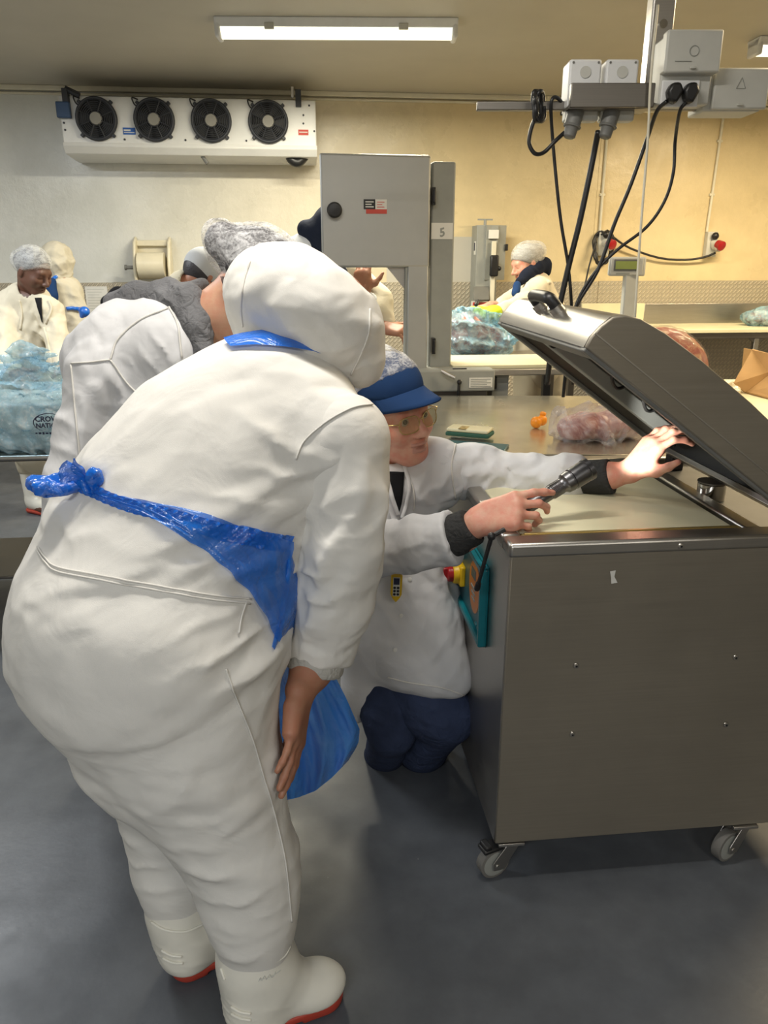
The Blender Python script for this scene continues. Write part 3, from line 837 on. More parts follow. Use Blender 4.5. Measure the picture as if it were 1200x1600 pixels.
# ---------------------------------------------------------------- conduits and red sockets on the right wall
def wall_conduit(label, pa, pb):
    a = onwall(*pa, .02); b = onwall(*pb, .02)
    t = thing('conduit', label, 'conduit', MW @ Vector((b.x, 0, b.z)), RY, 'thin conduits on the wall')
    MB().tube([(a.x - b.x, -.014, a.z - b.z), (0, -.014, 0)], .011, 10).build('pipe', 'pvc', t)
    for f in (.25, .6): MB().box(((a.x - b.x) * f, -.010, (a.z - b.z) * f), (.045, .02, .02)).build('saddle', 'pvc', t, .004)
wall_conduit('thin cream conduit down the wall to the socket with the coiled cable', (958, 100), (937, 368))
wall_conduit('thin cream conduit down the wall to the socket with the red plug', (1140, 120), (1105, 362))
def wall_socket(label, px, py):
    q = onwall(px, py, .02)
    t = thing('industrial_socket', label, 'socket', MW @ Vector((q.x, 0, q.z - .1)), RY, 'red industrial sockets on the wall')
    MB().mm((-.05, -.06, 0), (.04, 0, .2)).build('back_box', 'grey_box', t, .008)
    MB().lathe([(0, .038), (.05, .042), (.05, .036), (.09, .034)], (.01, -.05, .11), (.25, -.9, -.45), 20).build('flange', 'grey_box', t)
    MB().lathe([(0, .036), (.05, .039), (.055, .03)], (.02, -.105, .10), (.25, -.9, -.3), 20).build('plug', 'red', t)
    MB().ball((-.0, -.085, .165), (.03, .025, .03)).build('cover', 'black', t)
    return t
wall_socket('grey wall socket with red plug and a coil of cable around it', 942, 380)
wall_socket('grey wall socket with red plug, right of the scale display', 1110, 382)

def cable(label, pts, r, mat='black', name='cable', group=None, n=10):
    P_ = spline(pts, n); b = P_[0]
    o = MB().tube([p - b for p in P_], r, 8).build(name, mat, smooth=180); o.location = b; TOP[o.name] = Matrix.Translation(b)
    return tag(o, label, 'cable', group)
def wp(px, py, off): return MW @ (onwall(px, py, off))
cl = []
c_ = onwall(942, 388, .07)
for k in range(46):
    an = k * 2 * PI / 14; rr_ = .125 + .018 * math.sin(k * 1.7)
    cl.append(MW @ Vector((c_.x + rr_ * .62 * math.cos(an), -.07 - .03 * math.sin(k * .9), c_.z + rr_ * math.sin(an))))
cl += [wp(960, 372, .08), wp(985, 388, .06), wp(1030, 403, .05), wp(1070, 406, .05), wp(1100, 402, .07), wp(1118, 395, .10)]
cable('black cable coiled on the left red socket and sagging across to the right one', cl, .009, n=3)
cable('thin black cable hanging from the wall coil down behind the bench', [wp(932, 378, .09), wp(922, 410, .1), wp(914, 445, .12), wp(905, 480, .2), wp(900, 505, .25)], .007)

# ---------------------------------------------------------------- service gantry hung from the ceiling
YG = 2.75
g0 = W(930, 165, YG)
def gl(px, py, dy=0):
    p = W(px, py, YG + dy); return p - g0
t = thing('service_gantry', 'steel service rail with sockets hung from the ceiling on a square post', 'gantry', g0)
a = gl(745, 166); b = gl(1015, 165)
MB().mm((a.x, -.012, a.z - .013), (gl(1115, 160).x, .018, a.z + .013)).build('rail', 'steel_dark', t, .003)
a = gl(888, 134, -.04); b = gl(1014, 172, -.04)
MB().mm((a.x, -.085, b.z), (b.x, -.06, a.z)).mm((a.x, -.08, b.z), (b.x, .04, b.z + .012)).mm((a.x, -.08, b.z), (a.x + .01, .04, a.z)).build('mounting_plate', 'steel_dark', t, .003)
a = gl(1022, 0, .03); b = gl(1055, 172, .03)
MB().mm((a.x - .005, .02, b.z), (a.x + .068, .085, Z_CEIL - g0.z)).build('post', 'steel', t, .006)
q = gl(1043, 35); MB().lathe([(0, 0), (0, .013), (.01, .012)], (q.x - .008, .012, q.z), (0, 1, 0), 12).build('bolt', 'chrome', t)
for px in (911, 968):
    a = gl(px - 23, 95, -.03); b = gl(px + 24, 136, -.03); c = gl(px, 188)
    MB().mm((a.x, -.055, b.z - .06), (b.x, .045, a.z)).build('junction_box', 'box_light', t, .007)
    MB().lathe([(0, 0), (0, .017), (.0015, .017), (.0015, .013)], ((a.x + b.x) / 2, -.0565, (a.z + b.z) / 2), (0, -1, 0), 20).build('pressed_mark', 'grey_box', t)
    for sx in (-1, 1): MB().lathe([(0, 0), (0, .0035), (.003, .0035)], ((a.x + b.x) / 2 + sx * .039, -.0575, a.z - .010), (0, 1, 0), 8).build('screw', 'gland', t)
    MB().mm((a.x + .004, -.02, c.z - .005), (b.x + .01, .03, c.z + .035)).build('socket_lid', 'grey_box', t, .006)
    MB().lathe([(0, .026), (.05, .026), (.055, .022), (.085, .020), (.09, .014)], ((a.x + b.x) / 2 - .012, -.025, c.z + .03), (-.25, -.1, -1), 20).build('plug', 'gland', t)
    MB().torus(((a.x + b.x) / 2 - .024, -.03, c.z - .022), (-.25, -.1, -1), .024, .005, 20).build('collar', 'gland', t)
# socket box with a lid, two plugs
a = gl(1031, 56, -.05); b = gl(1109, 122, -.05)
MB().mm((a.x, -.125, b.z), (b.x, -.08, a.z)).build('cover_flap', 'grey_box', t, .006)
MB().mm((a.x + .002, -.09, gl(1031, 172).z), (b.x - .008, .03, a.z - .01)).build('socket_box', 'grey_box', t, .006)
fa = gl(1034, 126, -.09); fb = gl(1088, 168, -.09)
MB().mm((fa.x, -.098, fb.z), (fb.x, -.088, fa.z)).build('socket_face', 'box_light', t, .003)
MB().box(((a.x + b.x) / 2, -.129, b.z + .012), (.018, .01, .006)).build('catch', 'grey_box', t, .002)
MB().torus(((a.x + b.x) / 2, -.1265, (a.z + b.z) / 2), (0, 1, 0), .014, .0012, 18, 5).box(((a.x + b.x) / 2 - .03, -.1265, b.z + .03), (.05, .002, .002)).build('moulded_mark', 'cab_grey', t)
for px in (1050, 1075):
    q = gl(px, 147, -.1)
    MB().prism([(q.x - .016, -.135, q.z - .022), (q.x + .006, -.135, q.z - .032), (q.x + .026, -.135, q.z + .004), (q.x + .014, -.135, q.z + .028), (q.x - .012, -.135, q.z + .026), (q.x - .024, -.135, q.z + .004)], (0, .038, 0)).build('plug', 'black', t, .008)
# second enclosure, to the right
a = gl(1116, 107, -.06); b = gl(1194, 172, -.06)
MB().mm((a.x, -.075, b.z), (b.x, -.055, a.z)).build('enclosure_lid', 'grey_box', t, .006)
MB().mm((a.x - .022, -.06, b.z - .004), (b.x - .012, .07, a.z - .012)).build('enclosure', 'grey_box', t, .006)
tr_ = gl(1155, 132, -.06)
MB().tube([(tr_.x - .014, -.0765, tr_.z - .014), (tr_.x, -.0765, tr_.z + .016), (tr_.x + .014, -.0765, tr_.z - .014), (tr_.x - .014, -.0765, tr_.z - .014)], .001, 5).build('moulded_mark', 'cab_grey', t)
MB().box(((a.x + b.x) / 2, -.079, b.z + .012), (.018, .01, .006)).build('catch', 'grey_box', t, .002)
MB().mm((a.x - .04, -.02, b.z + .01), (a.x - .015, .02, b.z + .06)).build('cable_entry', 'grey_box', t, .005)
# cables of the gantry
Pg = lambda px, py, dy=0: W(px, py, YG + dy)
pts = []
for k in range(30):
    an = k * 2 * PI / 7; pts.append(Pg(841 + 9 * math.cos(an) + 5 * math.sin(k * .8), 166 + 24 * math.sin(an), -.04 + .03 * math.cos(an) + .012 * math.sin(k * 2.1)))
pts += [Pg(836, 186, -.05), Pg(829, 205, -.05), Pg(827, 225, -.05), Pg(836, 240, -.05), Pg(850, 238, -.04), Pg(868, 220, -.04), Pg(882, 207, -.03)]
cable('black cable wound in a bundle over the left end of the steel rail', pts, .0065, n=5)
cable('black cable looped over the rail and hanging down behind the open lid', [Pg(880, 172, .03), Pg(876, 158, -.01), Pg(866, 152, -.03), Pg(861, 165, -.03), Pg(863, 210, 0), Pg(870, 290), Pg(877, 350), Pg(887, 410), Pg(892, 460), Pg(894, 520, .05), Pg(895, 600, .08)], .0058)
cable('thick black cable from the right grey plug down behind the lid', [Pg(935, 205, -.03), Pg(929, 235), Pg(918, 290), Pg(905, 350), Pg(890, 410), Pg(874, 480), Pg(862, 540, .02), Pg(855, 600, .08)], .010)
cable('black mains cable from the left socket plug crossing the others', [Pg(1042, 158, -.11), Pg(1026, 175, -.08), Pg(1010, 220), Pg(985, 290), Pg(960, 350), Pg(935, 420), Pg(905, 470), Pg(893, 500), Pg(886, 560, .05), Pg(880, 620, .08)], .0065)
cable('black mains cable curving from the right socket plug to the cable crossing', [Pg(1072, 160, -.11), Pg(1062, 175, -.09), Pg(1055, 220), Pg(1052, 270), Pg(1038, 315), Pg(1010, 355), Pg(965, 390), Pg(930, 425), Pg(905, 465), Pg(897, 500), Pg(895, 600, .08)], .0055)
cable('thin white pull cord hanging from the ceiling beside the scale', [W(1028, 8, YG - .06), W(1017, 120, YG - .1), W(1012, 220, YG - .1), W(1001, 360, YG - .1), W(993, 480, YG - .1), W(991, 530, YG - .05)], .0042, 'pvc', 'pull_cord')

# ---------------------------------------------------------------- chamber machine in front
MX, MY = .293, 1.650
MD, MWD = .79, .90
MM = Matrix.Translation((MX, MY, 0)) @ Matrix.Rotation(RY, 4, 'Z')
t = thing('vacuum_chamber_machine', 'brushed steel vacuum packing machine on castors with its lid standing open', 'machine', (MX, MY, 0), RY)
ZB, ZT = .115, .96
MB().mm((.006, .008, ZB + .02), (MWD - .006, MD, .90)).build('body', 'steel_dark', t, .003)
MB().mm((0, 0, ZB), (MWD, .012, .928)).build('front_panel', 'steel_warm', t, .003)
MB().mm((-.002, .004, ZB), (.008, MD, .928)).build('side_panel', 'steel', t, .003)
rim = MB()
rim.mm((-.006, -.006, .925), (MWD, .060, ZT)); rim.build('front_rim', 'steel', t, .008)
MB().mm((-.006, .060, .925), (.040, MD, ZT)).build('side_rim', 'steel', t, .008)
MB().mm((.040, MD - .05, .925), (MWD, MD, ZT)).build('back_rim', 'steel', t, .008)
MB().mm((.600, .060, .90), (.645, MD - .05, ZT - .004)).build('channel_bar', 'steel', t, .006)
MB().mm((.645, .060, .90), (MWD, MD - .05, .935)).build('deck_plate', 'deck_grey', t, .003)
MB().mm((.040, .060, .89), (.60, MD - .05, .905)).build('chamber_floor', 'steel_dark', t)
MB().mm((.046, .090, .915), (.585, MD - .06, .951)).build('filling_board', 'board', t, .004)
MB().mm((.042, .062, .93), (.60, .086, .954)).build('sealing_bar', 'gold', t, .004)
MB().mm((.050, .070, .954), (.59, .078, .9575)).build('seal_wire', 'brass', t, .001)
MB().mm((.70, .04, .935), (.74, .09, 1.02)).build('hinge_post', 'black', t, .004)
MB().mm((.70, .66, .935), (.74, .71, 1.02)).build('hinge_post', 'black', t, .004)
MB().lathe([(0, 0), (0, .036), (.004, .038), (.046, .038), (.05, .034), (.05, 0)], (.672, .36, .935), (0, 0, 1), 32).build('vacuum_filter', 'chrome', t)
MB().lathe([(0, .040), (.003, .040)], (.672, .36, .985), (0, 0, 1), 32).build('filter_cap', 'steel_dark', t)
def on_front(px, py):
    return MM.inverted() @ hit(px, py, MM @ Vector((0, 0, 0)), Vector((math.sin(RY), -math.cos(RY), 0)))
def on_side(px, py):
    return MM.inverted() @ hit(px, py, MM @ Vector((-.002, 0, 0)), Vector((-math.cos(RY), -math.sin(RY), 0)))
for px, py in ((900, 1040), (1149, 1027), (894, 1147), (1134, 1132), (1062, 852)):
    q = on_front(px, py); s_ = MB().lathe([(0, .0075), (.002, .0065), (.003, .003), (.003, 0)], (q.x, -.001 if py > 900 else -.006, q.z), (0, -1, 0), 14).build('screw', 'steel', t)
    MB().lathe([(0, .0028), (.0012, .0026)], (q.x, -.0041 if py > 900 else -.009, q.z), (0, -1, 0), 8).build('screw_slot', 'black', s_)
q = on_front(957, 902)
MB().add([(q.x - .008, -.0012, q.z + .016), (q.x + .006, -.0012, q.z + .018), (q.x + .004, -.0012, q.z + .002), (q.x + .013, -.0012, q.z - .014), (q.x - .002, -.0012, q.z - .016), (q.x - .004, -.0012, q.z + .0)], [(0, 1, 2, 5), (5, 2, 3, 4)]).build('paint_scuff', 'paper', t, smooth=0)
# castors
def castor(x, y, ang, brake):
    r = .044; wz = r
    e = MB().lathe([(-.014, r * .8), (-.013, r), (.013, r), (.014, r * .8)], (x, y, wz), (math.cos(ang), math.sin(ang), 0), 30).build('castor_tyre', 'grey_rubber', t)
    d = Vector((math.cos(ang), math.sin(ang), 0)); f = Vector((-math.sin(ang), math.cos(ang), 0))
    MB().lathe([(-.016, 0), (-.016, r * .55), (-.0145, r * .82), (.0145, r * .82), (.016, r * .55), (.016, 0)], (x, y, wz), d, 26).build('hub', 'cab_grey', e)
    fk = MB()
    for s in (-1, 1):
        c = Vector((x, y, 0)) + d * s * .021
        fk.prism([c + Vector((0, 0, wz - .012)) + f * -.012, c + Vector((0, 0, wz + .012)) + f * -.014, c + f * .030 + Vector((0, 0, ZB - .008)), c + f * .075 + Vector((0, 0, ZB - .008)), c + f * .02 + Vector((0, 0, wz - .016))], d * s * .003)
    c = Vector((x, y, ZB - .006)) + f * .045
    fk.box(c, (.07, .07, .008)); fk.tube([Vector((x, y, wz)) - d * .026, Vector((x, y, wz)) + d * .026], .006, 10)
    fk.build('castor_fork', 'steel', e, .001)
    if brake:
        MB().box(Vector((x, y, wz + r + .006)) - f * .012, (.04, .055, .012), Matrix.Rotation(ang, 3, 'Z')).box(Vector((x, y, wz + r + .015)) - f * .025, (.036, .02, .016), Matrix.Rotation(ang, 3, 'Z')).build('brake_pedal', 'black', e, .004)
def fl(px, py): return MM.inverted() @ WZ(px, py, .0)
q1 = fl(772, 1374); q2 = fl(1136, 1348)
castor(q1.x, q1.y + .02, -1.25, True)
castor(q2.x, q2.y + .02, -1.15, False)
castor(.08, MD - .10, -1.4, False); castor(MWD - .12, MD - .10, -1.2, False)
# control panel on the left side
pa = on_side(764, 888); pb = on_side(762, 1016)
y0 = (pa.y + pb.y) / 2; y1 = y0 + .34; za = .845; zb = .655
za = pa.z; zb = pb.z
def px_(y, z, x=-.004): return (x, y, z)
rnd = [(y0, zb), (y0, za), (y1, za), (y1, zb)]
MB().prism([px_(y, z) for y, z in rnd], (-.010, 0, 0)).build('control_panel', 'teal_dark', t, .004)
fr = MB()
w_ = .013
fr.mm((-.026, y0, zb), (-.002, y0 + w_, za)).mm((-.026, y1 - w_, zb), (-.002, y1, za)).mm((-.026, y0 + w_, zb), (-.002, y1 - w_, zb + w_ * 1.5)).mm((-.026, y0 + w_, za - w_), (-.002, y1 - w_, za))
fr.build('panel_frame', 'teal', t, .005)
yc, zc = y0 + .115, (za + zb) / 2 + .015
n_ = 36; ov = [(-.0152, yc + .062 * math.cos(2 * PI * k / n_), zc + .075 * math.sin(2 * PI * k / n_)) for k in range(n_)]
MB().prism(ov, (.002, 0, 0)).build('orange_disc', 'orange_foil', t)
MB().mm((-.0168, yc - .015, zc + .022), (-.014, yc + .035, zc + .05)).build('display_window', 'teal_dark', t, .001)
lg = MB()
for k in range(3): lg.box((-.0165, yc + .008 - .003 * k, zc - .004 - .016 * k), (.002, .05 - .008 * k, .007))
lg.build('panel_lettering', 'cab_grey', t)
for k in range(3): MB().lathe([(0, 0), (0, .008), (.003, .007)], (-.014, y0 + .03 + k * .024, zb + .032), (-1, 0, 0), 14).build('push_button', 'teal', t)
# main switch
q = on_side(722, 898); sy = y0 + .265; sz = zc - .022
MB().mm((-.030, sy - .032, sz - .032), (-.012, sy + .032, sz + .032)).build('switch_plate', 'yellow', t, .006)
MB().lathe([(0, .030), (.012, .029), (.016, .026)], (-.030, sy, sz), (-1, 0, 0), 26).build('switch_collar', 'yellow', t)
MB().lathe([(0, .024), (.016, .023), (.018, .02), (.018, 0)], (-.044, sy, sz), (-1, 0, 0), 24).box((-.066, sy, sz), (.018, .014, .040)).build('switch_knob', 'red', t, .003)
MB().mm((-.034, sy - .004, sz + .026), (-.028, sy + .004, sz + .034)).build('switch_mark', 'ink', t)
# gas strut lever on the side
a_ = MM.inverted() @ W(768, 838, 1.69); b_ = MM.inverted() @ W(747, 914, 1.735)
a_.x = min(a_.x, -.012); b_.x = min(b_.x, -.03)
dv = (b_ - a_).normalized(); sv = Vector((0, 1, 0)) * .005
lv = MB().tube([a_ + sv, b_ + sv * .4], .004, 8).tube([a_ - sv, b_ - sv * .4], .004, 8).ball(a_, .010)
lv.lathe([(0, .007), (.018, .008), (.022, .006)], b_ - dv * .006, dv, 12)
lv.tube([a_, (-.004, a_.y + .01, a_.z + .012)], .006, 8)
lv.build('lid_lever', 'black', t)
# lid, turned up about the hinge on the right
HX, HZ_ = .700, .990
LA = math.atan2(1.394 - HZ_, HX - .147)
ly0, ly1 = .004, .765
def LP(a, b, y):       # a: from the hinge towards the free end, b: out of the lid's roof
    return Vector((HX - a * math.cos(LA) + b * math.sin(LA), y, HZ_ + a * math.sin(LA) + b * math.cos(LA)))
prof = [(.695, 0), (.700, .024), (.697, .055), (.688, .084), (.668, .103), (.635, .117), (.57, .127), (.46, .132), (.3, .131), (.15, .123), (.06, .108), (.015, .082), (0, .05), (0, 0)]
inn = [(.682, 0), (.688, .024), (.684, .052), (.676, .077), (.660, .092), (.630, .106), (.57, .116), (.46, .121), (.3, .120), (.15, .112), (.066, .098), (.026, .076), (.012, .05), (.012, 0)]
for nm, ya in (('lid_side', ly0), ('lid_side', ly1 - .012)):
    MB().prism([LP(a, b, ya) for a, b in prof], (0, .012, 0)).build(nm, 'steel_warm', t, .004, smooth=40)
n_ = len(prof); vs = [LP(a, b, ly0 + .012) for a, b in prof] + [LP(a, b, ly0 + .012) for a, b in inn] + [LP(a, b, ly1 - .012) for a, b in prof] + [LP(a, b, ly1 - .012) for a, b in inn]
fs = []
for i in range(n_ - 1):
    fs += [(i, i + 1, 2 * n_ + i + 1, 2 * n_ + i)]
fs += [(0, n_, 3 * n_, 2 * n_), (n_ - 1, 2 * n_ - 1, 4 * n_ - 1, 3 * n_ - 1)]
MB().add(vs, fs).build('lid_roof', 'steel', t, smooth=50)
MB().add(vs, [(n_ + i, n_ + i + 1, 3 * n_ + i + 1, 3 * n_ + i) for i in range(n_ - 1)]).build('lid_inner_shade', 'dark_inside', t, smooth=50)  # inside of the lid, its shade put into a near-black colour
def lbar(a0, a1, b0, b1, y0_, y1_):
    return [LP(a0, b0, y0_), LP(a1, b0, y0_), LP(a1, b1, y0_), LP(a0, b1, y0_)], (0, y1_ - y0_, 0)
gk = MB()
gk.prism(*lbar(.0, .693, -.008, .006, ly0 + .004, ly0 + .030)); gk.build('front_gasket', 'gland', t, .003)
MB().prism(*lbar(.0, .693, -.008, .006, ly1 - .034, ly1 - .002)).build('back_gasket', 'gland', t, .003)
MB().prism(*lbar(.655, .690, -.008, .006, ly0 + .03, ly1 - .034)).build('end_gasket', 'gland', t, .003)
MB().prism(*lbar(.002, .035, -.010, .008, ly0 + .03, ly1 - .034)).build('hinge_gasket', 'steel', t, .003)
MB().prism(*lbar(.05, .61, .020, .062, ly1 - .15, ly1 - .10)).build('counter_bar', 'cab_grey', t, .004)
for a in (.56,):
    MB().tube([LP(a, .03, ly1 - .152), LP(a, .03, ly1 - .165)], .012, 12).build('bar_fixing', 'black', t)
    MB().tube([LP(a, .055, ly1 - .125), LP(a, .112, ly1 - .125)], .010, 10).build('bar_guide', 'steel_dark', t)
for k, (a, yy) in enumerate(((.30, .40), (.18, .34), (.40, .44))):
    MB().tube(spline([LP(a, .10, yy), LP(a + .02, .05, yy + .01), LP(a - .02, .03, yy + .04), LP(a - .05, .045, yy + .06), LP(a - .06, .10, yy + .05)], 6), .005, 8).build('vacuum_hose', 'rubber', t)
MB().prism(*lbar(.10, .44, .060, .110, .22, .42)).build('valve_block', 'dark_inside', t, .006)
MB().prism(*lbar(.02, .699, .034, .037, ly0 - .0015, ly0 + .002)).build('lid_crease', 'steel', t)
# handle on the free end of the lid
hy0, hy1 = .30, .47
def HP(a, b, y): return LP(a, b, y)
for hy in (.32, .47):
    MB().tube([HP(.680, .066, hy), HP(.712, .072, hy)], .018, 12).build('handle_foot', 'steel', t)
MB().tube(spline([HP(.690, .068, .32), HP(.724, .078, .32), HP(.736, .080, .342), HP(.736, .080, .448), HP(.724, .078, .47), HP(.690, .068, .47)], 6), .0155, 14).build('lid_handle', 'black', t, smooth=180)

# ================================================================ people
def person(label, loc, group=None): pass
def body_root(S, name, mat, label, extra=(), smooth=1, world_origin=None):
    o = S.build(name, mat, None, smooth, extra)
    return tag(o, label, 'person')
def recentre(o, base):
    """puts the object's origin at base"""
    b = Vector(base); o.data.transform(Matrix.Translation(-b)); o.location = b; TOP[o.name] = Matrix.Translation(b)
    return o

# ---------------------------------------------------------------- A: person in white overalls bending forward, nearest the camera
A_pelvis = CH((234, 985, 1.40, 205))
A_spine = CH((240, 960, 1.41, 185), (290, 825, 1.47, 172), (360, 740, 1.54, 165), (415, 690, 1.58, 150))
A_sh_r = CH((420, 680, 1.58, 130), (528, 692, 1.47, 80))
A_sh_l = CH((420, 680, 1.60, 130), (400, 660, 1.78, 95))
A_neck = CH((400, 670, 1.60, 120), (440, 590, 1.64, 75))
A_arm_r = CH((526, 695, 1.47, 78), (534, 770, 1.44, 71), (528, 850, 1.42, 67), (522, 900, 1.42, 60), (517, 950, 1.42, 55), (502, 1010, 1.43, 48), (499, 1030, 1.43, 45))
A_fore_r = CH((522, 890, 1.43, 36), (500, 1010, 1.425, 32), (487, 1045, 1.40, 31), (470, 1078, 1.35, 25))
A_arm_l = CH((400, 660, 1.78, 90), (470, 800, 1.88, 66), (500, 900, 1.84, 52))
A_leg_r = CH((276, 1040, 1.31, 144), (310, 1160, 1.29, 116), (352, 1270, 1.28, 85), (383, 1345, 1.275, 72), (393, 1410, 1.27, 63), (399, 1478, 1.265, 57))
A_leg_l = CH((202, 1018, 1.48, 140), (208, 1088, 1.47, 104), (230, 1185, 1.45, 80), (262, 1275, 1.43, 62), (275, 1350, 1.42, 60), (282, 1420, 1.40, 52))
hood_rot = np.array([Vector((.80, .25, -.55)).normalized(), (0, 0, 0), (0, 0, 0)], 'f4')
_f = Vector((.80, .30, -.58)).normalized(); _l = Vector((0, 0, 1)).cross(_f).normalized(); _u = _f.cross(_l)
hood_rot = np.array([_f, _l, _u], 'f4')
hc = W(476, 492, 1.66); hm = mpp(hc)

S = SDF(.010)
S.chain(A_spine, .05, scale=.8); S.chain(A_sh_r, .05, scale=.75); S.chain(A_sh_l, .05, scale=.75); S.chain(A_neck, .05, scale=.7)
S.chain(A_leg_r, .04, scale=.78); S.chain(A_leg_l, .04, scale=.78); S.chain(A_arm_r, .03, scale=.62); S.chain(A_arm_l, .03, scale=.62)
S.chain(CH((450, 590, 1.64, 60), (500, 500, 1.68, 84)), .05)
for L_ in (CH((399, 1478, 1.265, 36), (403, 1556, 1.252, 28), (470, 1550, 1.28, 22)), CH((283, 1420, 1.40, 34), (296, 1466, 1.39, 26), (335, 1462, 1.41, 20))): S.chain(L_, .02)
H_ = SDF(.0035)
H_.chain(A_fore_r, .02)
wr_ = W(468, 1084, 1.34)
hand(H_, wr_, W(455, 1228, 1.225) - wr_, Vector((1, -.12, .1)), 1, [.14, .12, .12, .16], 1.0, .03, (.8, .40, -.3), .4)
base_A = Vector((wr_.x - .25, 1.30, 0))
A = body_root(S, 'person', 'skin_brown', 'person in white hooded overalls bending forward, back to the camera, blue plastic apron tied behind', [H_.mesh(1)])
recentre(A, base_A)

S = SDF(.0065)
S.ell(A_pelvis[0][0], [.236, .232, .250], None, .06)
S.chain(CH((236, 1000, 1.38, 182), (218, 1085, 1.42, 114)), .06)
S.chain(CH((240, 1010, 1.34, 180), (262, 1150, 1.36, 120), (290, 1240, 1.36, 80)), .08)
S.chain(A_spine, .10); S.chain(A_sh_r, .07); S.chain(A_sh_l, .07); S.chain(A_neck, .07)
S.chain(A_leg_r, .07); S.chain(A_leg_l, .05); S.chain(A_arm_l, .04)
P_ = lambda x, y, Y: W(x, y, Y)
S.folds(P_(500, 890, 1.36), .10, P_(520, 960, 1.4) - P_(500, 890, 1.4), .055, .011)          # elbow
S.folds(P_(530, 770, 1.40), .13, P_(600, 800, 1.4) - P_(530, 700, 1.4), .09, .008)
S.folds(P_(500, 1000, 1.37), .06, P_(495, 1040, 1.4) - P_(510, 970, 1.4), .03, .005)
S.folds(P_(400, 1000, 1.22), .13, P_(430, 1100, 1.3) - P_(400, 1000, 1.3), .06, .012)      # groin
S.folds(P_(430, 830, 1.34), .15, P_(400, 900, 1.4) - P_(430, 780, 1.4), .055, .010)      # waist side
S.folds(P_(470, 700, 1.40), .14, P_(440, 800, 1.4) - P_(520, 640, 1.4), .10, .010)      # armpit
S.folds(P_(180, 850, 1.25), .22, P_(180, 960, 1.3) - P_(200, 780, 1.3), .11, .006)
S.folds(P_(395, 1330, 1.22), .15, P_(400, 1440, 1.25) - P_(360, 1280, 1.25), .07, .011)   # knee back
S.folds(P_(400, 1440, 1.22), .08, P_(400, 1480, 1.25) - P_(380, 1400, 1.25), .05, .009)
S.folds(P_(260, 1330, 1.38), .12, P_(265, 1400, 1.4) - P_(235, 1290, 1.4), .06, .011)
S.folds(P_(330, 1180, 1.18), .20, P_(380, 1250, 1.3) - P_(250, 1150, 1.3), .13, .008)
S.folds(P_(120, 1000, 1.25), .22, P_(60, 1100, 1.3) - P_(160, 960, 1.3), .16, .006)
S.crumple(W(330, 800, 1.3), .5, .22, .010, 3, 4); S.crumple(W(350, 1250, 1.25), .4, .20, .006, 3, 9)
sl = SDF(.006); sl.chain(A_arm_r, .035); sl.crumple(W(520, 880, 1.4), .3, .14, .010, 3, 6); sl.fold = list(S.fold)
sl.chain(CH((470, 690, 1.52, 80), (526, 695, 1.47, 76)), .04)
cd = (W(484, 1060, 1.40) - W(500, 1000, 1.42)).normalized(); cs = (W(495, 1050, 1.40) - W(500, 1000, 1.42)).normalized()
sl.cut(W(494, 1038, 1.42), cs, .012)
sl.folds(W(497, 1015, 1.38), .06, (1, .3, .3), .022, .006)
overall = S.build('overalls', 'white', A, 1, [sl.mesh(1)])
# hood
S = SDF(.006)
S.ell(hc, [132 * hm, 118 * hm, 92 * hm], hood_rot, .03)
S.chain(CH((535, 520, 1.66, 62), (556, 560, 1.67, 46)), .04)
S.chain(CH((430, 470, 1.66, 60), (430, 560, 1.64, 60)), .05)
S.ell(W(560, 590, 1.76), [.11, .10, .09], hood_rot, .01, 's')
S.crumple(hc, .25, .12, .007, 3, 2)
S.folds(P_(540, 540, 1.6), .09, P_(580, 600, 1.6) - P_(560, 480, 1.6), .05, .006)
S.folds(P_(385, 470, 1.6), .06, P_(380, 530, 1.6) - P_(385, 430, 1.6), .016, .0035)
S.folds(P_(450, 520, 1.55), .12, P_(480, 560, 1.6) - P_(420, 450, 1.6), .10, .008)
hood = S.build('hood', 'white', A, 1)
bvA = bvh_of(overall); bvH = bvh_of(hood)
stitches(bvA, [[(60, 855), (72, 872), (92, 887), (160, 900), (250, 916), (330, 930), (392, 936)],
               [(60, 862), (72, 879), (92, 894), (160, 907), (250, 923), (330, 937), (390, 943)],
               [(462, 718), (475, 690), (510, 660), (550, 638), (585, 632)],
               [(384, 940), (376, 965), (372, 990)],
               [(352, 1045), (368, 1090), (392, 1150), (410, 1210), (425, 1260), (444, 1340), (452, 1410), (455, 1440)]], 'seam', 'seam', A, .0018)
stitches(bvH, [[(577, 483), (575, 520), (560, 560), (548, 585)], [(392, 408), (382, 440), (377, 480), (380, 510)]], 'hood_seam', 'seam', A, .002)
# rib cuff below the sleeve
S = SDF(.005); S.chain(CH((502, 1000, 1.425, 42), (491, 1040, 1.415, 45), (484, 1062, 1.40, 43)), .01)
S.cut(W(487, 1050, 1.40), cd, .008)
S.build('rib_cuff', 'rib', A, 1)
# apron: tie, sheet on the hip, hanging skirt, neck strap, knot with bow
tie = drape_line(bvA, [(118, 752), (150, 770), (200, 790), (260, 806), (330, 826), (400, 841), (452, 850)], .006, 8)
mb = MB()
for i, p in enumerate(tie): pass
rows = []
for i in range(40):
    t_ = i / 39
    top = Vector((150 + 305 * t_, 770 + 76 * t_ - 8 * math.sin(PI * t_), 0))
    low = np.interp(t_, [0, .25, .5, .75, 1], [150, 222, 322, 388, 432]), np.interp(t_, [0, .25, .5, .75, 1], [774, 800, 862, 925, 1005])
    row = []
    for j in range(16):
        u = j / 15
        h_ = drape(bvA, top.x + (low[0] - top.x) * u, top.y + (low[1] - top.y) * u, .005 + .006 * (noise.noise(Vector((i * .35, j * .5, 0))) + .5))
        if h_ is None: h_ = row[-1] if row else W(top.x, top.y, 1.35)
        row.append(h_)
    rows.append(row)
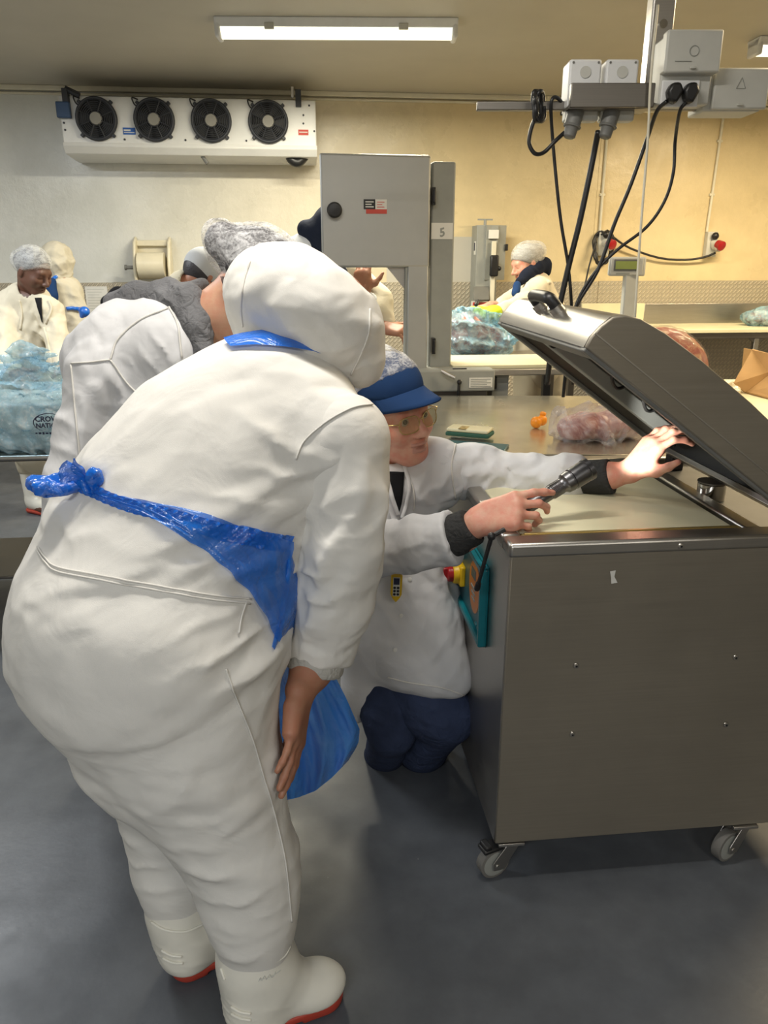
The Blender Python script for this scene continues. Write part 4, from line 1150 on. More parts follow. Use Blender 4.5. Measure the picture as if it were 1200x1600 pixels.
MB().sheet(rows).build('apron_side', 'film_blue_thin', A, world=True, smooth=180)
# part of the sheet round the belly
rows = []
lx = spline([(448, 846, 0), (446, 900, 0), (436, 960, 0), (425, 1010, 0)], 8); rx = spline([(456, 848, 0), (474, 890, 0), (476, 940, 0), (458, 990, 0), (440, 1030, 0)], 6)
for i in range(20):
    t_ = i / 19; a_ = lx[int(t_ * (len(lx) - 1))]; b_ = rx[int(t_ * (len(rx) - 1))]; row = []
    h_ = drape(bvA, a_.x, a_.y, .010); y_ = h_.y if h_ is not None and h_.y < 1.6 else 1.40
    for j in range(8):
        u = j / 7
        row.append(W(a_.x + (b_.x - a_.x) * u, a_.y + (b_.y - a_.y) * u, y_ + .10 * u * u + .006 * math.sin(j * 1.3 + i * .5)))
    rows.append(row)
MB().sheet(rows).build('apron_side', 'film_blue_thin', A, world=True, smooth=180)
rows = []
for i in range(36):
    t_ = i / 35; row = []
    for j in range(26):
        u = j / 25
        x0 = np.interp(u, [0, .3, .6, 1], [418, 428, 436, 440]); x1 = np.interp(u, [0, .2, .45, .72, .85, 1], [458, 520, 542, 562, 560, 545])
        yb = np.interp(t_, [0, .25, .5, .75, 1], [1252, 1246, 1236, 1215, 1188])
        y = 985 + (yb - 985) * u + 30 * t_ * (1 - u)
        Y = 1.50 + .16 * t_ + (.010 + .03 * u) * abs(math.sin(t_ * 9 + u * 1.6)) + .03 * math.sin(t_ * 5 + u) + .012 * abs(math.sin(t_ * 21 - u * 6))
        row.append(W(x0 + (x1 - x0) * t_, y, Y))
    rows.append(row)
MB().sheet(rows).build('apron_skirt', 'film_blue_skirt', A, world=True, smooth=180)
def ribbon(pts, wds, nrm, name, mat, parent, jit=.003):
    P2 = spline(pts, 6); rows = []
    for i, p in enumerate(P2):
        f = i / (len(P2) - 1); w = float(np.interp(f, np.linspace(0, 1, len(wds)), wds))
        d = (P2[min(i + 1, len(P2) - 1)] - P2[max(i - 1, 0)]).normalized(); s_ = d.cross(Vector(nrm)).normalized()
        rows.append([p + s_ * w * k + Vector(nrm).normalized() * (jit * math.sin(k * 5 + i * .6)) for k in (-1, -.6, -.2, .2, .6, 1)])
    return MB().sheet(rows).build(name, mat, parent, world=True, smooth=180)
VN = Vector((0, -1, .25))
ribbon(tie, [.013, .011, .012, .016, .016], VN, 'apron_tie', 'film_blue', A)
kn = drape(bvA, 132, 752, .012) or W(132, 752, 1.36)
ky = kn.y
K = lambda x, y, d=0.: W(x, y, ky + d)
S = SDF(.004)
S.crumple(K(135, 755), .08, .035, .006, 3, 3)
S.chain([(K(122, 754), .010), (K(138, 757), .013), (K(150, 763), .010)], .01)
S.folds(K(135, 755), .05, (1, 0, .6), .02, .005)
S.build('apron_knot', 'film_blue', A, 1)
S = SDF(.0045)
S.crumple(K(90, 756), .12, .045, .008, 4, 5)
S.chain([(K(132, 756), .008), (K(100, 762, -.01), .014), (K(66, 760, -.02), .016), (K(54, 754, -.01), .012)], .01)
S.chain([(K(54, 752, .01), .012), (K(90, 750, .01), .011), (K(130, 752), .008)], .01)
S.folds(K(90, 756), .08, (.3, 0, 1), .024, .006)
S.build('apron_bow', 'film_blue', A, 1)
S = SDF(.0045)
S.crumple(K(148, 750), .10, .035, .007, 4, 7)
S.chain([(K(136, 756), .008), (K(138, 746, -.01), .010), (K(150, 741, -.015), .011), (K(156, 750, -.01), .010), (K(148, 764), .008)], .004)
S.folds(K(146, 750), .05, (1, 0, .2), .02, .005)
S.build('apron_bow', 'film_blue', A, 1)
ribbon([K(132, 756, -.005), K(118, 742, -.012), K(100, 738, -.02), K(92, 736, -.02)], [.006, .014, .022, .006], VN, 'apron_tail', 'film_blue', A)
ribbon([K(134, 752, -.005), K(124, 738, -.01), K(118, 728, -.012), K(116, 716, -.012)], [.006, .012, .008, .001], VN, 'apron_tail', 'film_blue', A)
ns = []
for (x0, y0, x1, y1) in ((352, 536, 362, 548), (385, 528, 400, 545), (425, 524, 440, 548), (462, 536, 470, 552), (500, 560, 490, 556)):
    ns.append((drape(bvA, x0, y0, .012) or W(x0, y0, 1.60), drape(bvA, x1, y1, .010) or W(x1, y1, 1.58)))
r0 = spline([a for a, b in ns], 6); r1 = spline([b for a, b in ns], 6)
MB().sheet([[a.lerp(b, k / 4) + Vector((0, -.006 * math.sin(k * PI / 4), 0)) for k in range(5)] for a, b in zip(r0, r1)]).build('apron_neck_strap', 'film_blue', A, world=True, smooth=180)
# boots
def boot(shaft, heel, toe, wid, label_lines, zsole=.028):
    """shaft: chain; heel, toe: ground points"""
    d = (toe - heel); d.z = 0; L = d.length; d.normalize(); s_ = Vector((-d.y, d.x, 0))
    S = SDF(.0045)
    S.chain(shaft, .03)
    ank = shaft[-1][0]
    hl = heel + d * .045 + Vector((0, 0, .055))
    S.chain([(ank, shaft[-1][1]), (hl + d * .01 + Vector((0, 0, .03)), .045), (hl, .043)], .03)
    S.cone(hl, heel + d * (L - .06) + Vector((0, 0, .044)), .042, .040, .03)
    S.cone(hl + d * .06 + Vector((0, 0, .065)), heel + d * (L - .075) + Vector((0, 0, .046)), .042, .036, .05)
    S.ell(heel + d * (L - .066) + Vector((0, 0, .047)), [.068, .049, .037], np.array([d, s_, (0, 0, 1)], 'f4'), .03)
    S.cut((0, 0, zsole), (0, 0, -1), .004)
    for k, t_ in enumerate((.25, .42)):
        p = shaft[0][0].lerp(shaft[-1][0], t_)
    S.folds(hl + Vector((0, 0, .03)) - d * .03, .05, (0, 0, 1), .016, .005, .1)
    S.folds(ank + Vector((0, 0, -.0)), .07, Vector((0, 0, 1)) + d * .4, .05, .006, .4)
    b = S.build('boot', 'boot', A, 1)
    S = SDF(.004)
    S.cone(heel + d * .045 + Vector((0, 0, .02)), heel + d * (L - .055) + Vector((0, 0, .02)), .046, .051, .02)
    S.cut((0, 0, .031), (0, 0, 1), .002); S.cut((0, 0, .001), (0, 0, -1), .002)
    S.box(heel + d * (L * .42) + Vector((0, 0, 0)), [.03, .08, .010], np.array([d, s_, (0, 0, 1)], 'f4'), .002, .004, 's')
    S.build('sole', 'sole', b, 1)
    bv = bvh_of(b)
    return b, bv
sh = CH((398, 1466, 1.265, 59), (398, 1500, 1.26, 55), (400, 1540, 1.255, 49), (402, 1566, 1.25, 46))
b, bv = boot(sh, WZ(368, 1612, 0), WZ(537, 1545, 0), .1, 0)
stitches(bv, [[(345, 1492), (370, 1505), (410, 1507), (440, 1496), (452, 1478)], [(346, 1512), (352, 1530)], [(362, 1572), (376, 1580), (392, 1583)], [(362, 1583), (376, 1590), (392, 1593)]], 'boot_ridge', 'boot', b, .0030)
txt_ = MB()
rr_ = drape_line(bv, [(404, 1532), (414, 1528), (424, 1525), (438, 1516)], .001, 4)
if len(rr_) > 2: txt_.tube(rr_, .0012, 5)
rr_ = drape_line(bv, [(404, 1533), (407, 1527), (409, 1532), (413, 1524), (416, 1530), (421, 1522), (425, 1527), (430, 1518)], .001, 3)
if len(rr_) > 2: txt_.tube(rr_, .0008, 5); txt_.build('boot_print', 'grey_box', b, world=True)
sh = CH((281, 1390, 1.405, 52), (283, 1418, 1.40, 50), (288, 1450, 1.395, 45), (293, 1472, 1.39, 41))
b, bv = boot(sh, WZ(268, 1526, 0), WZ(424, 1452, 0), .1, 0)
stitches(bv, [[(237, 1440), (258, 1452), (288, 1455), (312, 1446), (330, 1436)], [(253, 1484), (268, 1492), (284, 1494)], [(255, 1496), (270, 1503), (286, 1504)]], 'boot_ridge', 'boot', b, .0030)

V = Vector
def stand(S, hip, Y, feet, w=.09):
    """legs from the hips to the ground"""
    for f in feet:
        S.chain([(hip + V((f * .09, 0, 0)), .10), (Vector((hip.x + f * .10, hip.y, .48)), .062), (Vector((hip.x + f * .10, hip.y + .02, .11)), .045)], .04)
        S.cone(Vector((hip.x + f * .10, hip.y + .02, .05)), Vector((hip.x + f * .10 + .10, hip.y - .06, .04)), .045, .038, .03)
    S.cut((0, 0, .004), (0, 0, -1), .004)
def trousers(par, hip, feet=(-1, 1), mat='cream'):
    for f in feet:
        S = SDF(.011); S.chain([(hip + V((f * .09, 0, -.02)), .125), (Vector((hip.x + f * .10, hip.y, .48)), .088), (Vector((hip.x + f * .10, hip.y + .02, .30)), .075)], .04)
        S.cut((0, 0, .26), (0, 0, -1), .006); S.folds(Vector((hip.x + f * .1, hip.y - .08, .5)), .25, (.3, 0, 1), .10, .010); S.build('trouser_leg', mat, par, 1)
        S = SDF(.009); k = Vector((hip.x + f * .10, hip.y + .02, 0)); S.chain([(k + V((0, 0, .33)), .068), (k + V((0, 0, .10)), .056)], .03); S.cone(k + V((0, 0, .06)), k + V((.11, -.07, .055)), .056, .046, .03)
        S.cut((0, 0, .022), (0, 0, -1), .004); bt_ = S.build('boot', 'boot', par, 1)
        S = SDF(.009); S.cone(k + V((0, 0, .02)), k + V((.11, -.07, .02)), .060, .05, .03); S.cut((0, 0, .026), (0, 0, 1), .002); S.cut((0, 0, .002), (0, 0, -1), .002); S.build('sole', 'sole', bt_, 1)

# ---------------------------------------------------------------- C: kneeling man with a torch
C_torso = CH((612, 765, 2.20, 62), (620, 850, 2.20, 78), (630, 950, 2.16, 84), (640, 985, 2.12, 80))
C_sh = CH((600, 765, 2.20, 60), (668, 742, 2.18, 55), (688, 738, 2.17, 46))
C_shr = CH((610, 765, 2.20, 60), (555, 770, 2.12, 52))
C_arm_l = CH((680, 732, 2.17, 46), (745, 738, 2.20, 40), (810, 748, 2.21, 38), (880, 748, 2.14, 34), (925, 747, 2.10, 32))
C_fore_l = CH((880, 748, 2.14, 22), (950, 744, 2.08, 20), (982, 738, 2.06, 17))
C_arm_r = CH((555, 770, 2.12, 50), (562, 830, 2.02, 46), (590, 858, 1.92, 40), (650, 850, 1.86, 40), (714, 838, 1.81, 40), (730, 835, 1.80, 40))
C_fore_r = CH((640, 850, 1.87, 24), (722, 834, 1.81, 24), (744, 818, 1.79, 20))
C_leg_l = CH((630, 1030, 2.16, 76), (674, 1098, 2.06, 56), (698, 1116, 2.03, 45))
C_shin_l = CH((698, 1118, 2.03, 43), (660, 1165, 2.16, 38), (640, 1200, 2.34, 28))
C_leg_r = CH((600, 1030, 2.16, 66), (606, 1110, 2.06, 42), (612, 1140, 2.04, 38))
C_shin_r = CH((612, 1140, 2.04, 36), (598, 1190, 2.22, 30), (590, 1205, 2.42, 24))
ch_ = W(614, 648, 2.14)
CHd = Head(ch_, (.60, -.78, .02), (-.20, -.05, 1), 1.10)
S = SDF(.0042)
CHd.shape(S, mouth=.0042)
S.cone(CHd.p(-.02, 0, -.05), W(608, 760, 2.19), .056, .06, .03)
S.cut(W(608, 800, 2.19), (0, 0, -1))
hl_ = SDF(.0032); hl_.chain(C_fore_l, .02)
wl = W(984, 737, 2.055)
hand(hl_, wl, W(1036, 676, 2.03) - wl, Vector((-.72, -.18, .55)), -1, [(.30, .75, .5), (.25, .75, .5), (.22, .7, .5), (.2, .6, .5)], 1.12, .14, (.62, .85, -.25), .55)
hr_ = SDF(.0032); hr_.chain(C_fore_r, .02)
wr = W(746, 815, 1.79)
td = (W(925, 731, 1.93) - W(790, 796, 1.815)).normalized()
hd = (W(822, 792, 1.75) - wr).normalized()
hand(hr_, wr, hd, Vector((-.10, -.72, .68)), 1, [(.40, .35, .2), (.60, .75, .5), (.75, .95, .6), (.9, 1.0, .6)], 1.14, .10, (.7, .35, -.62), .5)
B_ = SDF(.012)
B_.chain(C_torso, .05, scale=.8); B_.chain(C_sh, .04, scale=.8); B_.chain(C_shr, .04, scale=.8)
for L_, k in ((C_arm_l, .62), (C_arm_r, .62), (C_leg_l, .8), (C_leg_r, .8), (C_shin_l, .75), (C_shin_r, .75)): B_.chain(L_, .03, scale=k)
B_.chain(CH((612, 765, 2.20, 55), (611, 735, 2.18, 34)), .03)
C_ = body_root(S, 'person', 'skin_pale', 'kneeling man in white coat and blue cap shining a torch under the open lid', [hl_.mesh(1), hr_.mesh(1), B_.mesh(1)])
C_.data.materials.append(M['lips'])
recentre(C_, Vector((wr.x - .25, 2.1, 0)))
CHd.lips_mask(C_); CHd.eyes(C_, (-.25, .0))
# coat
S = SDF(.0065)
S.chain(C_torso, .06, grow=.004); S.chain(C_sh, .05); S.chain(C_shr, .05)
sl1 = SDF(.0065); sl1.chain(C_arm_l, .04); sl1.cut(W(918, 748, 2.11), W(950, 744, 2.08) - W(880, 748, 2.14), .01)
sl2 = SDF(.0065); sl2.chain(C_arm_r, .04); sl2.cut(W(710, 838, 1.815), W(722, 832, 1.81) - W(650, 850, 1.85), .01)
S.cone(W(604, 762, 2.20), W(608, 744, 2.19), .080, .072, .03)
S.chain(CH((640, 1000, 2.12, 80), (655, 1020, 2.07, 62), (690, 1046, 2.03, 40), (714, 1064, 2.01, 22)), .05)     # over the thigh
S.chain(CH((590, 1000, 2.14, 70), (570, 1080, 2.10, 34), (558, 1118, 2.08, 12)), .04)                          # hanging flap
S.cone(CHd.p(-.02, 0, -.09), W(606, 742, 2.19), .062, .064, .008, 's')
P_ = lambda x, y, Y: W(x, y, Y)
S.folds(P_(715, 740, 2.08), .10, P_(760, 790, 2.1) - P_(690, 690, 2.1), .05, .012)
S.folds(P_(790, 735, 2.10), .13, P_(850, 770, 2.1) - P_(770, 700, 2.1), .055, .011)
S.folds(P_(880, 745, 2.05), .08, P_(920, 745, 2.1) - P_(850, 735, 2.1), .05, .008)
S.folds(P_(640, 850, 1.82), .13, P_(690, 880, 1.9) - P_(610, 800, 1.9), .06, .010)
S.folds(P_(700, 835, 1.80), .05, P_(712, 835, 1.8) - P_(660, 850, 1.8), .016, .004)
S.folds(P_(650, 930, 2.02), .18, P_(690, 900, 2.0) - P_(620, 960, 2.0), .09, .012)
S.folds(P_(690, 780, 2.05), .12, P_(720, 780, 2.1) - P_(650, 760, 2.1), .06, .010)
S.folds(P_(670, 1040, 1.95), .12, P_(720, 1060, 2.0) - P_(640, 1000, 2.0), .08, .009)
S.crumple(W(650, 900, 2.0), .3, .15, .010, 3, 12); S.crumple(W(680, 780, 2.0), .2, .12, .006, 3, 5); sl1.crumple(W(800, 740, 2.1), .3, .12, .010, 3, 13); sl2.crumple(W(650, 850, 1.9), .2, .11, .009, 3, 14)
sl1.fold = list(S.fold); sl2.fold = list(S.fold)
coat = S.build('coat', 'coat', C_, 1, [sl1.mesh(1), sl2.mesh(1)])
bvC = bvh_of(coat)
for nm, ch, ct in (('sleeve_cuff', C_fore_r, None), ('sleeve_cuff', C_fore_l, None)): pass
S = SDF(.0045); S.chain(CH((690, 842, 1.83, 32), (712, 836, 1.81, 32), (738, 822, 1.795, 31)), .01); S.folds(W(725, 830, 1.82), .06, (1, 0, 0), .012, .002)
S.cut(W(739, 822, 1.795), W(748, 812, 1.79) - W(712, 836, 1.81), .006); S.build('jersey_cuff', 'dark_wool', C_, 1)
S = SDF(.0045); S.chain(CH((895, 748, 2.125, 27), (958, 744, 2.075, 28)), .01); S.folds(W(940, 745, 2.05), .06, (1, 0, 0), .012, .002)
S.cut(W(957, 745, 2.08), W(984, 737, 2.05) - W(925, 748, 2.1), .006); S.build('jersey_cuff', 'dark_wool', C_, 1)
# shirt front in the open collar, lapel edges, button band
rows = []
for i in range(14):
    t_ = i / 13; y = 738 + 64 * t_; x0 = 604 + 18 * t_; x1 = 632 - 4 * t_ - (6 * t_ ** 3); row = []
    for j in range(6):
        u = j / 5; h_ = drape(bvC, x0 + (x1 - x0) * u, y, .004) or W(x0 + (x1 - x0) * u, y, 2.08); row.append(h_)
    rows.append(row)
MB().sheet(rows).build('shirt_front', 'black_cloth', C_, world=True, smooth=180, solid=.003)
stitches(bvC, [[(632, 728), (640, 760), (634, 790), (627, 812)], [(604, 745), (612, 775), (622, 805)]], 'lapel', 'coat', C_, .007)
stitches(bvC, [[(640, 745), (648, 775), (644, 815)], [(638, 895), (634, 940), (626, 980), (618, 1020), (606, 1050)], [(607, 1058), (640, 1066), (690, 1074), (725, 1086)], [(712, 690), (705, 730), (712, 780)]], 'seam', 'seam', C_, .0022)
bt = MB()
for px, py in ((627, 962), (640, 905), (618, 1015)):
    h_ = drape(bvC, px, py, .002)
    if h_ is not None: bt.lathe([(0, .006), (.002, .006), (.003, .003)], h_, (0, -1, .2), 12)
bt.build('coat_button', 'paper', C_, world=True)
ro = drape_line(bvC, [(694, 770), (690, 800), (692, 830)], .003, 6)
# jeans
S = SDF(.007)
S.chain(C_leg_l, .04, scale=.95); S.chain(C_shin_l, .03)
S.folds(W(680, 1100, 1.98), .12, (.3, 0, 1), .045, .008)
S.build('jeans_leg', 'jeans', C_, 1)
S = SDF(.007)
S.chain(C_leg_r, .04, scale=.95); S.chain(C_shin_r, .03); S.folds(W(610, 1110, 1.98), .12, (.3, 0, 1), .045, .008)
S.build('jeans_leg', 'jeans', C_, 1)
for (x, y, Y, dx) in ((640, 1206, 2.40, .02), (588, 1205, 2.48, -.02)):
    p = W(x, y, Y); p.z = .0
    S = SDF(.005); S.cone(p + Vector((0, -.13, .045)), p + Vector((dx, .10, .06)), .042, .036, .02); S.cone(p + Vector((0, -.05, .06)), p + Vector((0, .02, .11)), .045, .045, .03); S.cut((0, 0, .003), (0, 0, -1)); S.build('shoe', 'leather', C_, 1)
# cap with brim, net over the crown
def cap(Hd, parent, mat, brim=True, lift=0., s=1.0):
    S = SDF(.005); q = Hd.q
    S.ell(Hd.p(-.014, 0, .046 + lift), [.108 * q * s, .090 * q * s, .090 * q * s], Hd.rot, .01)
    S.cut(Hd.p(0, 0, .040 + lift), -Hd.u - Hd.f * .05, .004)
    c = S.build('cap', mat, parent, 1)
    if brim:
        rows = []
        for i in range(15):
            a_ = -1.15 + 2.3 * i / 14; row = []
            for j in range(6):
                u = j / 5; rx = .090 + (.096 * math.cos(a_) ** .6 if abs(a_) < 1.5 else 0) * u; ry = .086
                row.append(Hd.p(-.012 + rx * math.cos(a_) * 1.02, ry * math.sin(a_), .050 + lift - .020 * u - .022 * (math.sin(a_) ** 2) * (.4 + u)))
            rows.append(row)
        MB().sheet(rows).build('brim', mat, parent, world=True, smooth=180, solid=.005)
    return c
cap(CHd, C_, 'cap_blue', True, .026, 1.0)
S = SDF(.005); S.ell(CHd.p(-.016, 0, .076), [.119, .101, .102], CHd.rot, .01); S.ell(CHd.p(-.07, .02, .124), [.06, .06, .055], CHd.rot, .04)
S.cut(CHd.p(.05, 0, .110), -CHd.u * .9 + CHd.f * .40, .004); S.folds(CHd.p(0, 0, .12), .14, CHd.l + CHd.f * .5, .03, .005)
S.build('hairnet', 'net_white', C_, 1)
S = SDF(.004); S.ell(CHd.p(-.016, 0, .020), [.103, .083, .085], CHd.rot, .01); S.cut(CHd.p(.0, 0, .0), CHd.f, .01); S.cut(CHd.p(0, 0, -.05), -CHd.u, .01); S.build('hair', 'hair_grey', C_, 1)
# spectacles
gm = MB(); gl_ = MB()
for y in (-1, 1):
    ring = []
    for k in range(25):
        a_ = 2 * PI * k / 24; cx_, cz_ = .033 * y + .027 * math.copysign(abs(math.cos(a_)) ** .7, math.cos(a_)), -.002 + .021 * math.copysign(abs(math.sin(a_)) ** .7, math.sin(a_))
        ring.append(CHd.p(.112 - .9 * cx_ * cx_ * 4.0, cx_, cz_))
    gm.tube(ring, .0014, 6)
    gl_.add(ring[:-1], [tuple(range(24))])
    gm.tube([CHd.p(.112 - 3.6 * .060 ** 2, .060 * y, .006), CHd.p(.085, .078 * y, .008), CHd.p(-.005, .086 * y, .004)], .0016, 6)
gm.tube([CHd.p(.112, -.008, .004), CHd.p(.115, 0, .008), CHd.p(.112, .008, .004)], .0014, 6)
fr_ = gm.build('spectacle_frame', 'brass', C_, world=True, smooth=180)
gl_.build('lens', 'lens', fr_, world=True, smooth=180)
# torch in his right hand
ta = W(777, 803, 1.835); tb_ = ta + td * .01
pn = Vector((-.10, -.72, .68)); pn = (pn - hd * pn.dot(hd)).normalized()
ta = wr + hd * .060 - pn * .040; tt = W(921, 732, 1.88); td = (tt - ta).normalized(); TL = (tt - ta).length
torch = thing('torch', 'grey metal torch held in the kneeling man\'s hand over the machine rim', 'torch', tt)
pr = [(0, .014), (.004, .0175), (TL * .50, .0175), (TL * .505, .0165), (TL * .52, .0165), (TL * .525, .0185), (TL * .66, .0190), (TL * .68, .0205), (TL * .70, .0255), (TL * .76, .0270), (TL * .765, .025), (TL * .78, .025), (TL * .785, .0278), (TL * .93, .0285), (TL * .935, .027), (TL * .95, .027), (TL * .955, .0295), (TL, .0295), (TL, .026), (TL - .012, .024)]
tb2 = MB()
tb2.lathe(pr, ta, td, 32); tb2.build('torch_body', 'torch_metal', torch, world=True, smooth=30)
gr = MB()
for k in range(9): gr.torus(ta + td * (TL * (.54 + .013 * k)), td, .0186, .0013, 28, 5)
gr.build('grip_ring', 'torch_metal', torch, world=True)
MB().lathe([(TL - .011, 0), (TL - .010, .023)], ta, td, 24).build('bulb', 'torch_glow', torch, world=True)
sp = bpy.data.lights.new('torch_beam', 'SPOT'); sp.energy = 9; sp.spot_size = math.radians(46); sp.spot_blend = .5; sp.color = (1, .97, .90); sp.shadow_soft_size = .012
so = bpy.data.objects.new('torch_beam', sp); COL.objects.link(so); so.parent = torch
aim = (W(1010, 690, 2.05) - tt).normalized()
so.rotation_euler = aim.to_track_quat('-Z', 'Y').to_euler(); so.location = td * .004
# thermometer clipped to his coat
hB = drape(bvC, 620, 936, .012) or W(620, 936, 2.03)
hA = hB + Vector((.002, -.014, .068))
th = thing('thermometer', 'yellow probe thermometer clipped to the kneeling man\'s coat', 'thermometer', hB)
ux = (hA - hB).normalized(); fz = Vector((0, -1, .3)); fz = (fz - ux * fz.dot(ux)).normalized(); rx_ = ux.cross(fz)
hA = hA + ux * .02; LL = (hA - hB).length
def TP(a, b, c): return hB + rx_ * a + ux * b + fz * c
MB().prism([TP(0, -.004, 0), TP(.011, .012, 0), TP(.016, .025, 0), TP(.016, LL, 0), TP(-.016, LL, 0), TP(-.016, .025, 0), TP(-.011, .012, 0)], fz * .014).build('case', 'yellow', th, .004, world=True)
MB().prism([TP(.0095, .022, .0145), TP(.0095, LL - .004, .0145), TP(-.0095, LL - .004, .0145), TP(-.0095, .022, .0145)], fz * .001).build('face_plate', 'grey_box', th, world=True)
for k in range(3):
    for s_ in (-1, 1): MB().lathe([(0, .0040), (.002, .0035)], TP(s_ * .0048, .029 + k * .011, .0155), fz, 12).build('button', 'black', th, world=True)
MB().prism([TP(.008, .062, .0155), TP(.008, LL - .006, .0155), TP(-.008, LL - .006, .0155), TP(-.008, .062, .0155)], fz * .001).build('display', 'ink', th, world=True)

# ---------------------------------------------------------------- B: bending woman in a white coat with a grey hood
B_torso = CH((270, 560, 2.02, 72), (196, 590, 2.06, 80), (185, 700, 2.08, 82), (175, 860, 2.08, 88), (180, 950, 2.08, 88))
B_top = CH((170, 560, 2.10, 62), (200, 535, 2.06, 58), (262, 530, 2.02, 55), (290, 545, 2.0, 48))
B_arm = CH((158, 590, 1.98, 52), (127, 680, 1.94, 36), (106, 760, 1.90, 34), (95, 850, 1.86, 32), (100, 930, 1.82, 30))
B_shR = CH((290, 560, 2.06, 50), (325, 640, 2.20, 46), (335, 720, 2.24, 38))
BHd = Head(W(402, 448, 2.0), (.50, .10, -.86), (.84, .15, .52), 1.0)
S = SDF(.0055); BHd.shape(S)
S.chain([(BHd.p(-.02, 0, -.03), .058), (W(345, 490, 2.0), .062), (W(285, 520, 2.02), .070)], .03)
B_ = SDF(.012)
for L_ in (B_torso, B_top): B_.chain(L_, .05, scale=.8)
B_.chain(B_arm, .03, scale=.7); B_.chain(B_shR, .03, scale=.7)
stand(B_, B_torso[-1][0], 2.08, (-1, 1))
hb_ = SDF(.005); wB = B_arm[-1][0]; hb_.chain([(B_arm[-2][0], .030), (wB + Vector((0, 0, -.02)), .027)], .02); hand(hb_, wB + Vector((0, 0, -.02)), (.35, .05, -1), (-.3, -1, 0), -1, [.2, .2, .2, .2], 1.0)
B_.cut((0, 0, .004), (0, 0, -1))
Bp = body_root(S, 'person', 'skin_olive', 'person in white coat and grey hooded jersey bending forward, hairnet on', [B_.mesh(1), hb_.mesh(1)])
recentre(Bp, Vector((W(190, 950, 2.1).x, 2.1, 0))); trousers(Bp, B_torso[-1][0], (-1, 1), 'white')
S = SDF(.0065)
S.chain(B_torso, .08); S.chain(B_top, .06); S.chain(B_arm, .035); S.chain(B_shR, .05)
S.chain(CH((175, 860, 2.08, 92), (190, 1000, 2.08, 95), (195, 1060, 2.10, 92)), .05)
S.cone(W(335, 495, 2.0), W(300, 512, 2.01), .066, .068, .01, 's')
S.folds(W(200, 650, 1.92), .16, (1, 0, .2), .09, .011); S.folds(W(270, 560, 1.9), .12, (.8, 0, .6), .05, .009)
S.folds(W(110, 660, 1.88), .12, (.3, 0, 1), .07, .010); S.folds(W(150, 780, 1.92), .18, (1, 0, .1), .08, .010)
S.folds(W(180, 540, 1.98), .10, (1, 0, .5), .07, .006)
S.crumple(W(190, 640, 1.95), .35, .17, .010, 3, 11)
bc = S.build('coat', 'coat', Bp, 1); bvB = bvh_of(bc)
stitches(bvB, [[(112, 568), (140, 566), (172, 562)], [(172, 562), (185, 530), (220, 500), (262, 482)], [(172, 562), (200, 600), (232, 628)], [(264, 480), (278, 510), (284, 560)], [(112, 570), (118, 640), (124, 720), (126, 800)]], 'seam', 'seam', Bp, .0025)
S = SDF(.006)
S.chain(CH((176, 472, 2.10, 15), (215, 463, 2.07, 20), (262, 460, 2.03, 21), (296, 468, 1.98, 20), (310, 505, 1.95, 20), (318, 548, 1.93, 18)), .03)
S.chain(CH((215, 478, 2.06, 20), (270, 478, 2.0, 22), (300, 510, 1.96, 20)), .03)
S.chain(CH((296, 452, 2.02, 12), (316, 446, 2.06, 12)), .02)
S.folds(W(280, 480, 1.96), .15, (.6, 0, .8), .035, .010)
S.build('grey_hood', 'grey_knit', Bp, 1)
S = SDF(.006); S.chain(CH((170, 474, 2.12, 13), (186, 462, 2.11, 12), (200, 466, 2.10, 10)), .02); S.build('hood_edge', 'black_cloth', Bp, 1)
S = SDF(.005); S.ell(BHd.p(-.012, 0, .034), [.104, .086, .096], BHd.rot, .02); S.chain(CH((350, 378, 2.0, 30), (392, 402, 2.0, 46)), .04); S.cut(BHd.p(.02, 0, -.012), -BHd.u * .6 + BHd.f * .8, .01)
S.build('hair', 'hair_dark', Bp, 1)
S = SDF(.005); S.ell(BHd.p(-.014, 0, .040), [.114, .096, .105], BHd.rot, .02)
S.chain(CH((338, 364, 2.0, 20), (352, 380, 2.0, 32), (398, 400, 2.0, 50)), .03)
S.chain(CH((340, 372, 2.0, 14), (360, 418, 2.0, 18)), .03)
S.cut(BHd.p(.045, 0, -.016), -BHd.u * .62 + BHd.f * .78, .01)
S.folds(W(350, 390, 1.95), .12, (.9, 0, .5), .028, .007); S.folds(W(400, 385, 1.95), .12, (.5, 0, .9), .05, .006)
S.build('hairnet', 'net_white', Bp, 1)
wisp = MB()
for k in range(7): wisp.tube(spline([W(345 + k * 2, 432, 1.93), W(350 + k * 1.5, 450 + k, 1.92), W(356 + k * .8, 470 + k * 3, 1.925)], 4), .0012, 5)
wisp.build('hair_wisp', 'hair_dark', Bp, world=True)

# ================================================================ tables, saw and goods behind
# steel work table
TZ = .93
a0 = WZ(640, 708, TZ)
t = thing('steel_table', 'wide steel work table behind the kneeling man, fruit and bagged meat on it', 'table', (0.70, 3.22, 0), math.radians(-1))
MB().mm((-.62, -.60, TZ - .012), (.66, .62, TZ)).build('table_top', 'steel_top', t, .003)
MB().mm((-.62, -.612, TZ - .085), (.66, -.598, TZ - .004)).build('front_edge', 'steel_dark', t, .004)
MB().mm((-.632, -.60, TZ - .085), (-.618, .62, TZ - .004)).build('side_edge', 'steel_dark', t, .004)
MB().mm((-.58, -.55, .25), (.62, .58, .27)).build('lower_shelf', 'steel_dark', t, .003)
for x in (-.57, .61):
    for y in (-.54, .57): MB().mm((x - .022, y - .022, 0), (x + .022, y + .022, TZ - .012)).build('leg', 'steel_dark', t, .004)

